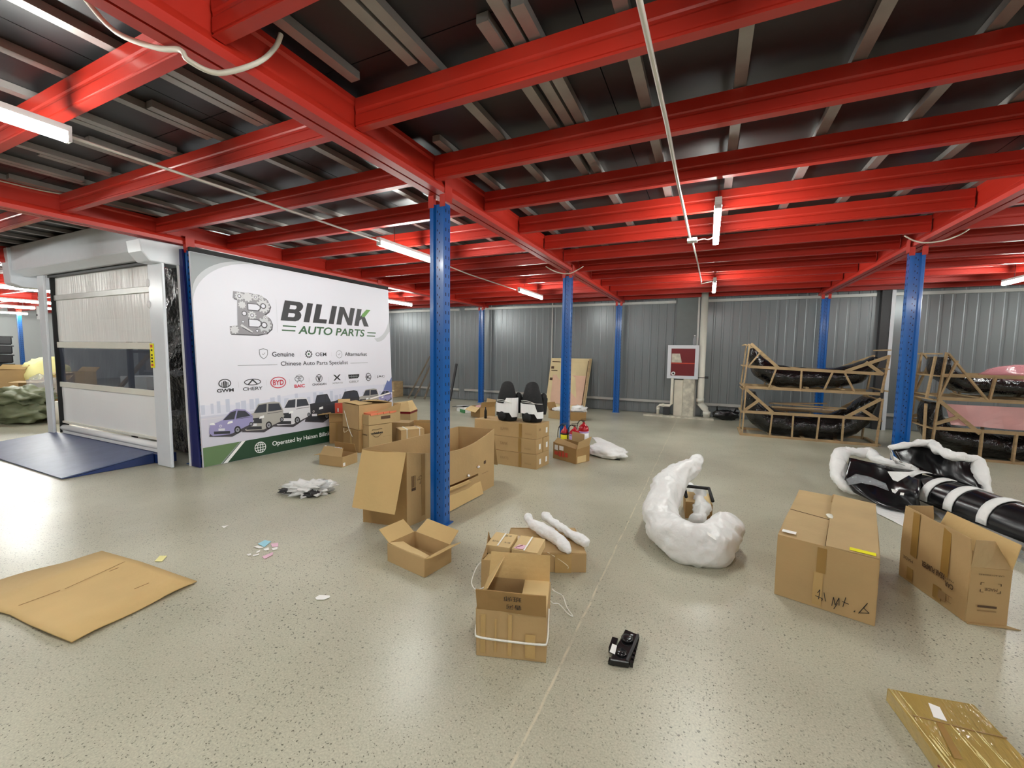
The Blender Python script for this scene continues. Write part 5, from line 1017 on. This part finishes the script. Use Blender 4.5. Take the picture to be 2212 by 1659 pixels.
# rear wing rising behind
top = curve([(1.864, 5.852, 0.52), (2.048, 5.954, 0.54), (2.253, 6.066, 0.55), (2.269, 5.691, 0.52), (2.464, 5.698, 0.48)], 4)
bot = curve([(1.925, 5.777, 0.36), (2.019, 5.763, 0.3), (2.102, 5.730, 0.28), (2.278, 5.663, 0.24), (2.427, 5.413, 0.22)], 4)
surf('wing_panel', lerp_rows(top, bot, 7), 'black_plastic', .012, .02, 5, parent=r)
# main bar: half round shell
ctr0, ctr1 = V((2.004, 5.665, 0.15)), V((2.360, 4.702, 0.15)); ax = (ctr1-ctr0).normalized(); ctr1 = ctr1+ax*1.0; sd = V((-ax.y, ax.x, 0))
rows = []
for k in range(26):
    c = ctr0.lerp(ctr1, k/25); rr = .19*(.8+.2*min(1, k/5)); rows.append([c+sd*(rr*math.cos(a))+V((0, 0, rr*.95*math.sin(a)-.01)) for a in [PI*(-.12+1.2*j/12) for j in range(13)]])
surf('main_shell', rows, 'black_plastic', .01, .008, 7, parent=r)
L_ = (ctr1-ctr0).length
for i, px_ in enumerate((2000, 2057, 2118, 2185)):
    t0 = [.06, .31, .55, .84][i]*(V((2.360, 4.702, 0.15))-ctr0).length/L_; rows = []
    for k in range(4):
        c = ctr0.lerp(ctr1, t0+.028*k/L_); rows.append([c+sd*(.202*math.cos(a))+V((0, 0, .202*.96*math.sin(a)-.01)) for a in [PI*(.42+.62*j/8) for j in range(9)]])
    surf('foam_patch', rows, 'foam', .008, .003, i, parent=r)
for t_ in (.08, .2, .32, .52): MB().blob(tuple(ctr0.lerp(ctr1, t_)+sd*.10+V((0, 0, .13))), (.012, .012, .01), 'steel', 2, 0, flat=False).build('clip', r)
MB().extr([ctr0.lerp(ctr1, .43)+sd*.12+V((0, 0, .10)), ctr0.lerp(ctr1, .5)+sd*.12+V((0, 0, .10)), ctr0.lerp(ctr1, .48)+sd*.13+V((0, 0, .19)), ctr0.lerp(ctr1, .45)+sd*.13+V((0, 0, .19))], sd*.01, 'black_plastic').build('tab', r)
# white foam rims and sheets
def rim(path, rad, seed): MB().sweep(path, rad, 'foam', seg=20, amp=.013, freq=9, seed=seed, sub=7, fold=True).build('foam_wrap', r)
rim([(1.633, 5.399, 0.05), (1.473, 5.492, 0.06), (1.361, 5.543, 0.14), (1.375, 5.725, 0.25), (1.442, 5.948, 0.34), (1.548, 6.125, 0.38)], [.02, .04, .06, .075, .075, .05], 1)
rim([(1.513, 6.054, 0.38), (1.619, 6.059, 0.38), (1.760, 6.105, 0.37), (1.755, 5.795, 0.36), (1.894, 5.739, 0.35), (2.001, 5.734, 0.32), (2.053, 5.647, 0.3)], [.05, .05, .065, .04, .05, .04, .012], 2)
rim([(1.809, 5.722, 0.52), (2.027, 5.892, 0.55), (2.238, 6.007, 0.56), (2.219, 5.752, 0.54), (2.260, 5.579, 0.52), (2.464, 5.698, 0.48), (2.471, 5.608, 0.4), (2.461, 5.512, 0.3), (2.480, 5.426, 0.22)], [.03, .03, .045, .05, .04, .04, .06, .05, .03], 3)
rows = [[(1.809, 5.722, 0.52), (1.808, 5.607, 0.46), (1.880, 5.586, 0.4)], [(1.813, 5.676, 0.42), (1.813, 5.550, 0.4), (1.922, 5.651, 0.36)]]
surf('foam_wrap', rows, 'foam', .01, .01, 4, parent=r)
MB().slab((1.588, 5.270, 0.012), (1.813, 5.357, 0.012), (1.652, 4.661, 0.012), (1.527, 4.995, 0.012), .008, 'foam', 6, 4, .006, 2, 6).build('foam_sheet', r)
MB().slab((2.032, 5.334, 0.02), (2.266, 5.259, 0.02), (2.288, 4.003, 0.02), (1.953, 4.709, 0.02), .02, 'clear_film', 14, 6, .05, 2, 5).build('plastic_film', r)
rim([(2.113, 5.118, 0.03), (2.243, 4.988, 0.03), (2.314, 4.766, 0.03), (2.414, 4.548, 0.03)], [.03, .04, .04, .05], 6)
# ================================================================ CURVED WHITE WRAPPED BUMPER
r = thing('wrapped_bumper', 'crescent-shaped bumper wrapped in white bubble film, lying on the floor', 'bumper', (0, 3.9, 0))
path = [(-0.026, 4.352, 0.5), (-0.100, 4.185, 0.45), (-0.219, 3.951, 0.37), (-0.284, 3.751, 0.29), (-0.294, 3.569, 0.22), (-0.256, 3.407, 0.17), (-0.164, 3.275, 0.13), (-0.059, 3.217, 0.12), (0.063, 3.261, 0.12), (0.144, 3.405, 0.14), (0.178, 3.548, 0.17), (0.174, 3.652, 0.19)]
MB().sweep(path, [.03, .078, .112, .128, .135, .14, .14, .145, .15, .14, .12, .06], 'bubble', seg=40, amp=.020, freq=6, seed=5, sub=10, fold=True).build('bubble_wrap', r)
MB().sweep([(-0.122, 4.737, 0.1), (-0.042, 4.515, 0.12), (0.001, 4.203, 0.12), (0.012, 3.919, 0.12), (-0.022, 3.658, 0.12)], [.03, .06, .06, .06, .05], 'bubble', seg=24, amp=.02, freq=10, seed=9, sub=7, fold=True).build('inner_roll', r)
MB().slab((0.048, 3.136, 0.27), (0.100, 3.102, 0.255), (0.106, 3.078, 0.24), (0.054, 3.111, 0.255), .003, 'paper').build('paper_label', r)
P = rct((-0.123, 4.054, 0)[:2], (1, .1), .3, .22)
b = thing('small_carton', 'small brown carton inside the curve of the white wrapped bumper', 'box', tuple(P[0])); block('body', b, P, .002, .15, 'card_dark', seed=140); MB().slab(*[zz(p, .156) for p in P], .004, 'card_pale').build('lid', b)
MB().sweep([zz(P[0], .2), zz(P[3], .21), zz(P[2], .21), zz(P[1], .19)], .016, 'black', seg=8).build('strap', b, label='black strap over the carton')
# ================================================================ LOOSE THINGS ON THE FLOOR
r = thing('cardboard_sheet', 'big flattened cardboard sheet lying on the floor at left', 'sheet', (-3.3, 1.1, 0))
a, b, c, d = V((-3.60, .80, .012)), V((-2.843, .882, .012)), V((-2.894, 1.48, .012)), V((-3.952, 1.415, .012)); a = V((-3.474, 0.807, 0.01)); a2 = V((-3.996, 0.743, 0.01)); 
mb = MB(); e0 = [V((-2.833, 0.879, 0.012)), V((-3.037, 0.852, 0.015)), V((-3.227, 0.841, 0.015)), V((-3.436, 0.831, 0.012)), V((-3.738, 0.770, 0.01)), V((-4.030, 0.701, 0.01))]; e1 = [V((-2.888, 1.478, 0.012)), V((-3.069, 1.464, 0.014)), V((-3.267, 1.454, 0.012)), V((-3.474, 1.443, 0.014)), V((-3.704, 1.428, 0.012)), V((-3.915, 1.402, 0.014))]
rows = [[p.lerp(q_, k/14)+V((0, 0, .004*math.sin(k*.7+i*2)+.004)) for i, (p, q_) in enumerate(zip(e0, e1))] for k in range(15)]
surf('sheet', rows, 'card_light', .007, .006, 2, parent=r)
mb = MB()
for p, q_ in (((262, 1206), (120, 1262)), ((300, 1232), (262, 1246)), ((255, 1228), (238, 1234)), ((330, 1262), (270, 1280)), ((110, 1265), (20, 1300))): pass
for p, q_ in (((-3.565, 1.392, 0.0265), (-3.477, 1.066, 0.0265)), ((-3.503, 1.332, 0.027), (-3.497, 1.282, 0.027)), ((-3.105, 1.323, 0.027), (-3.105, 1.249, 0.027)), ((-3.483, 1.047, 0.026), (-3.481, 0.878, 0.026))): mb.bar(p, q_, .004, .0015, 'card_stain')
mb.build('crease', r)
r = thing('wrapped_flat_carton', 'flat carton wrapped in shiny golden clear film, bottom right corner', 'box', (1.0, 2.1, 0))
P = [V((0.764, 2.234, 0)), V((0.832, 1.880, 0)), V((1.265, 1.946, 0)), V((1.157, 2.231, 0))]; P = [V((.772, 2.25, 0)), V((.862, 1.62, 0)), V((1.155, 1.67, 0)), V((1.065, 2.30, 0))]
block('body', r, P, .003, .058, 'golden_card', seed=150, amp=.004)
random.seed(21)
for i_, (f0, w_, q0, q1) in enumerate([(.02, .003, 0, 1)]+[(random.choice([.1, .45, .6, .7, .8, .9])+random.uniform(-.04, .04), random.uniform(.0012, .0028), *(lambda a_: (a_, min(1, a_+random.uniform(.08, .3))))(random.uniform(0, .85))) for _ in range(20)]):
    a, b = P[0].lerp(P[3], f0), P[1].lerp(P[2], f0+.05); a, b = a.lerp(b, q0), a.lerp(b, q1); MB().sweep([zz(a.lerp(b, t_), .0625+.0008*math.sin(t_*31+i_)) for t_ in [k/16 for k in range(17)]], (w_, .0015), 'film_ridge', seg=6, amp=.0015, freq=40, seed=i_).build('film_fold', r)  # folds in the film, their streak highlights put into the pale colour
MB().slab((0.896, 2.224, 0.063), (0.928, 2.215, 0.063), (0.922, 2.140, 0.063), (0.883, 2.142, 0.063), .002, 'paper').build('paper_label', r)
mb = MB(); mb.bar((0.811, 2.116, 0.063), (1.003, 2.130, 0.063), .005, .002, 'card_stain'); mb.bar((1.003, 2.130, 0.063), (1.092, 2.142, 0.063), .004, .002, 'card_stain'); mb.build('seam', r); MB().slab((0.879, 2.113, 0.064), (0.899, 2.118, 0.064), (0.892, 1.953, 0.064), (0.867, 1.944, 0.064), .001, 'tape').build('tape', r)
MB().slab((0.830, 1.948, 0.04), (0.834, 1.939, 0.045), (0.831, 1.902, 0.045), (0.813, 1.915, 0.035), .004, 'darkred').build('red_sticker', r)
r = thing('car_part', 'small black plastic car part with a white sticker on the open floor', 'car part', (-.32, 2.04, 0))
P = [V((-.362, 1.925, 0)), V((-.275, 1.945, 0)), V((-.262, 2.17, 0)), V((-.335, 2.185, 0))]
m = MB(); m.hexa([zz(p, .003) for p in P]+[zz(p, .035) for p in P], 'black_plastic'); m.build('housing', r, bevel=.004)
m = MB(); m.lathe([(.03, .035), (.03, .048), (.02, .052)], 'black_plastic', (-.31, 2.10, 0), 16); m.build('motor_cap', r); m = MB(); m.lathe([(.026, .035), (.026, .044)], 'black_plastic', (-.318, 1.99, 0), 16); m.build('gear_cover', r)
m = MB(); 
for k in range(7): m.box(-.272, -.258, 1.955+.032*k, 1.972+.032*k, .006, .03, 'black_plastic')
m.box(-.385, -.355, 2.01, 2.1, .004, .03, 'black_plastic'); m.box(-.37, -.34, 1.93, 1.96, .004, .02, 'black_plastic'); m.build('ribs', r, kind='stuff')
MB().sweep([(-.285, 1.95, .038), (-.272, 2.06, .04), (-.265, 2.16, .038)], .007, 'dark_grey', seg=8).build('hose', r)
MB().slab((-.372, 1.97, .0385), (-.345, 1.965, .0385), (-.348, 2.03, .0385), (-.372, 2.035, .0385), .001, 'paper').build('white_label', r)
m = MB(); m.slab((-.300, 2.143, .0385), (-.288, 2.143, .0385), (-.288, 2.15, .0385), (-.3, 2.15, .0385), .001, 'bn_grey2'); m.build('screw', r)
# crumpled film bag
r = thing('plastic_bag', 'crumpled transparent plastic bag on the floor below the banner', 'bag', (-3.7, 3.0, 0)); m = MB(); m.blob((-3.70, 2.98, .05), (.21, .14, .075), 'bubble', 4, .8, 3.2, 7, rot=.5); m.blob((-3.88, 2.86, .03), (.09, .05, .03), 'dark_grey', 3, .7, 4, 5, rot=.3); m.blob((-3.60, 2.92, .03), (.07, .06, .045), 'dark_grey', 3, .7, 4, 8); m.blob((-3.64, 3.05, .06), (.14, .1, .06), 'clear_film', 3, .8, 4, 9); m.build('film', r)
def scrap(pts, m, lbl, g=None, z=.004):
    c = sum((V(p) for p in pts), V())/len(pts); mb = MB(); mb.extr([V((p[0], p[1], z)) for p in pts], (0, 0, .002), m)
    o = mb.build('paper_scrap'); tag(o, lbl, 'paper', g)
s = (470, 1020); 
scrap([(-3.061, 1.993, 0), (-3.074, 2.057, 0), (-3.007, 2.064, 0), (-2.967, 1.981, 0)], 'bluepaper', 'light blue paper scrap, the largest in the little heap')
scrap([(-2.974, 2.037, 0), (-2.938, 2.073, 0), (-2.882, 2.032, 0), (-2.915, 2.007, 0)], 'pinkpaper', 'pink paper scrap beside the light blue one')
scrap([(-2.841, 1.877, 0), (-2.835, 1.958, 0), (-2.799, 1.929, 0), (-2.792, 1.864, 0)], 'pinkpaper', 'long pinkish paper scrap at the front of the little heap')
for i, q4 in enumerate(([(-3.038, 1.946, 0), (-3.032, 1.974, 0), (-2.963, 1.975, 0), (-2.980, 1.950, 0)], [(-2.942, 1.953, 0), (-2.933, 1.990, 0), (-2.892, 1.969, 0), (-2.906, 1.946, 0)], [(-2.942, 1.896, 0), (-2.953, 1.939, 0), (-2.926, 1.920, 0), (-2.923, 1.898, 0)], [(-2.920, 1.861, 0), (-2.905, 1.899, 0), (-2.885, 1.886, 0), (-2.903, 1.853, 0)], [(-2.974, 1.849, 0), (-2.958, 1.872, 0), (-2.928, 1.856, 0), (-2.942, 1.842, 0)], [(-2.898, 1.991, 0), (-2.878, 2.026, 0), (-2.847, 2.000, 0), (-2.864, 1.975, 0)])):
    scrap(q4, 'paper', 'small white torn paper scrap ' + ['left of the light blue scrap', 'in the middle of the little heap', 'left of the middle of the little heap', 'at the front left of the little heap', 'lying farthest left of the little heap', 'just below the pink scrap'][i], 'torn white paper scraps', .0045)
scrap([(-3.638, 2.063, 0), (-3.603, 2.102, 0), (-3.580, 2.051, 0)], 'paper', 'small white paper scrap left of the heap')
scrap([(-3.440, 1.504, 0), (-3.501, 1.563, 0), (-3.454, 1.586, 0), (-3.395, 1.527, 0)], 'paleyellow', 'pale yellow paper scrap by the cardboard sheet corner')
scrap([(-2.079, 1.692, 0), (-2.080, 1.724, 0), (-2.021, 1.747, 0), (-2.003, 1.735, 0), (-2.016, 1.702, 0), (-2.055, 1.683, 0)], 'paper', 'white oblong label on the floor in front of the small open carton')
scrap([(-3.834, 1.419, 0), (-3.811, 1.431, 0), (-3.754, 1.421, 0), (-3.771, 1.413, 0)], 'paper', 'tiny white scrap at the back edge of the cardboard sheet')
# ================================================================ STORE AREA BEYOND THE DOOR
r = thing('tarp_bundle', 'olive green tarpaulin bundle left of the roll-up door', 'bundle', (-11.9, 3.3, 0)); m = MB(); m.blob((-12.3, 3.35, .2), (.85, .45, .26), 'tarp', 4, .3, 2.5, 3); m.build('lower_roll', r); m = MB(); m.blob((-12.2, 3.4, .48), (.6, .38, .2), 'tarp', 4, .4, 3, 6, False); m.build('upper_roll', r)
_k = 0
def fbox(x, y, sx, sy, z0, z1, m, lbl, op=False, rot=.2):
    u = (math.cos(rot), math.sin(rot)); P_ = rct((x, y), u, sy, sx); r_ = thing('open_carton' if op else 'closed_carton', lbl, 'box', (x, y, z0))
    if op:
        tub('body', r_, P_, z0, z1-z0, m, .01); flap(r_, zz(P_[0], z1), zz(P_[1], z1), (.03, -.2, -.03), None, 'card_light', .008, 2); flap(r_, zz(P_[3], z1), zz(P_[2], z1), (0, .1, .12), None, 'card_light', .008, 3)
    else: block('body', r_, P_, z0, z1, m, 3, .004)
fbox(-15.3, 4.15, .7, .5, 0.003, .62, 'card', 'brown carton nearest behind the tarpaulin bundle', True, .5)
fbox(-17.1, 3.75, .9, .6, 0.003, .85, 'card', 'wide carton at the far left frame edge', True, .3)
fbox(-15.6, 4.9, .6, .5, 0.003, .8, 'card_light', 'carton with a pale open flap by the door post', True, .3)
fbox(-14.5, 4.4, .5, .4, 0.003, .3, 'card_dark', 'small carton in front of the far left cartons', False, .1)
for i in range(6): 
    x = -21.3; t_ = thing('black_crate', 'black plastic crate, %s from the floor in the far left stack' % ['first', 'second', 'third', 'fourth', 'fifth', 'sixth'][i], 'crate', (x, 5.2, .003+.3*i), 'stacked black crates'); MB().box(x-.6, x+.6, 4.9, 5.55, .003+.3*i, .003+.3*i+.27, 'black_plastic').build('bin', t_, bevel=.03); MB().box(x-.62, x+.62, 4.88, 5.57, .003+.3*i+.24, .003+.3*i+.28, 'black_plastic').build('rim', t_)
tag(MB().blob((-16.7, 5.05, .55), (.6, .5, .62), 'paleyellow', 4, .2, 2, 3).build('wrapped_bulk'), 'yellowish round wrapped bulk beside the left door post', 'bundle')
r = thing('white_drum', 'white roll standing by the left door post', 'roll', (-11.35, 3.52, 0)); MB().lathe([(.12, .003), (.12, .42)], 'white_pvc', (-11.35, 3.6, 0), 16).build('roll_body', r)
tag(MB().blob((-13.2, 3.95, .6), (.3, .25, .25), 'clear_film', 3, .4, 3, 3, False).build('film_bundle'), 'clear film bundle on top behind the tarpaulin', 'bundle')
r = thing('storage_rack', 'dark storage rack with black wrapped parts, in the gap beside the door', 'rack', (-6.6, 4.0, 0))
for x in (-8.4, -6.1):
    for y in (3.5, 6.0): MB().bar((x, y, .003), (x, y, 2.6), .06, .06, 'dark_grey').build('upright', r)
for z in (.1, .75, 1.4, 2.05): MB().box(-8.4, -6.1, 3.5, 6.0, z, z+.04, 'dark_grey').build('shelf', r)
for i, (x, y, z, l) in enumerate(((-7.2, 4.5, .42, 'bottom'), (-7.3, 4.6, 1.08, 'second'), (-7.2, 4.7, 1.72, 'third'), (-7.3, 4.6, 2.3, 'top'))):
    q_ = thing('wrapped_part', 'black wrapped bulk on the %s shelf of the dark rack' % l, 'car part', (x, y, z-.26), 'wrapped parts on the rack'); MB().blob((x, y, z), (.95, .8, .27), 'black_film', 3, .25, 2, i, False).build('film_wrap', q_)
tag(MB().slab((-7.3, 3.36, .02), (-6.02, 3.32, .02), (-6.02, 3.32, 2.6), (-7.3, 3.36, 2.6), .01, 'black_film', 16, 24, .03, 3, 4).build('dark_backing'), 'added black backing sheet darkening the narrow gap right of the door', 'sheet')  # dark backing added so the gap beside the door stays nearly black
for i_, (x, z, l_) in enumerate(((-6.55, .6, 'lowest'), (-6.5, 1.15, 'middle'), (-6.6, 1.75, 'highest'))): tag(MB().blob((x, 3.2, z), (.09, .06, .05), 'clear_film', 3, .5, 3, i_+4, False).build('film_scrap'), 'crumpled clear film scrap in the gap right of the door, %s of three' % l_, 'film', 'film scraps in the gap')
fbox(-8.6, 4.2, .5, .4, .003, 1.0, 'card_grey', 'upright carton seen dimly at the right of the door window', False, .2)
fbox(-10.6, 4.9, .7, .5, .003, 1.15, 'card_dark', 'tall open carton seen dimly in the middle of the door window', True, .2)
fbox(-12.5, 5.0, .8, .5, .003, .8, 'white_wall', 'pale box seen dimly at the left of the door window', False, .2)
tag(MB().bar((-10.2, 3.9, .5), (-8.7, 4.0, 1.5), .05, .05, 'wood').build('timber_bar'), 'slanting timber bar seen through the door window', 'bar')
tag(MB().bar((-9.8, 4.35, 1.2), (-7.9, 4.35, 1.2), .06, .3, 'rail').build('shelf_board'), 'long pale shelf board seen through the door window', 'board')
fbox(-9.6, 4.6, .8, .6, .003, .55, 'card', 'carton seen dimly through the door window, right', False, .1)
fbox(-11.4, 5.6, .9, .6, .003, .9, 'card_grey', 'tall carton seen dimly through the door window, left', False, .3)
tag(MB().box(-13.5, -10.5, 8.8, 9.4, .8, .86, 'wood').box(-13.4, -13.3, 8.9, 9.3, .003, .8, 'wood').box(-10.7, -10.6, 8.9, 9.3, .003, .8, 'wood').build('work_table'), 'long table seen through the door window', 'table')
bpy.context.view_layer.update()
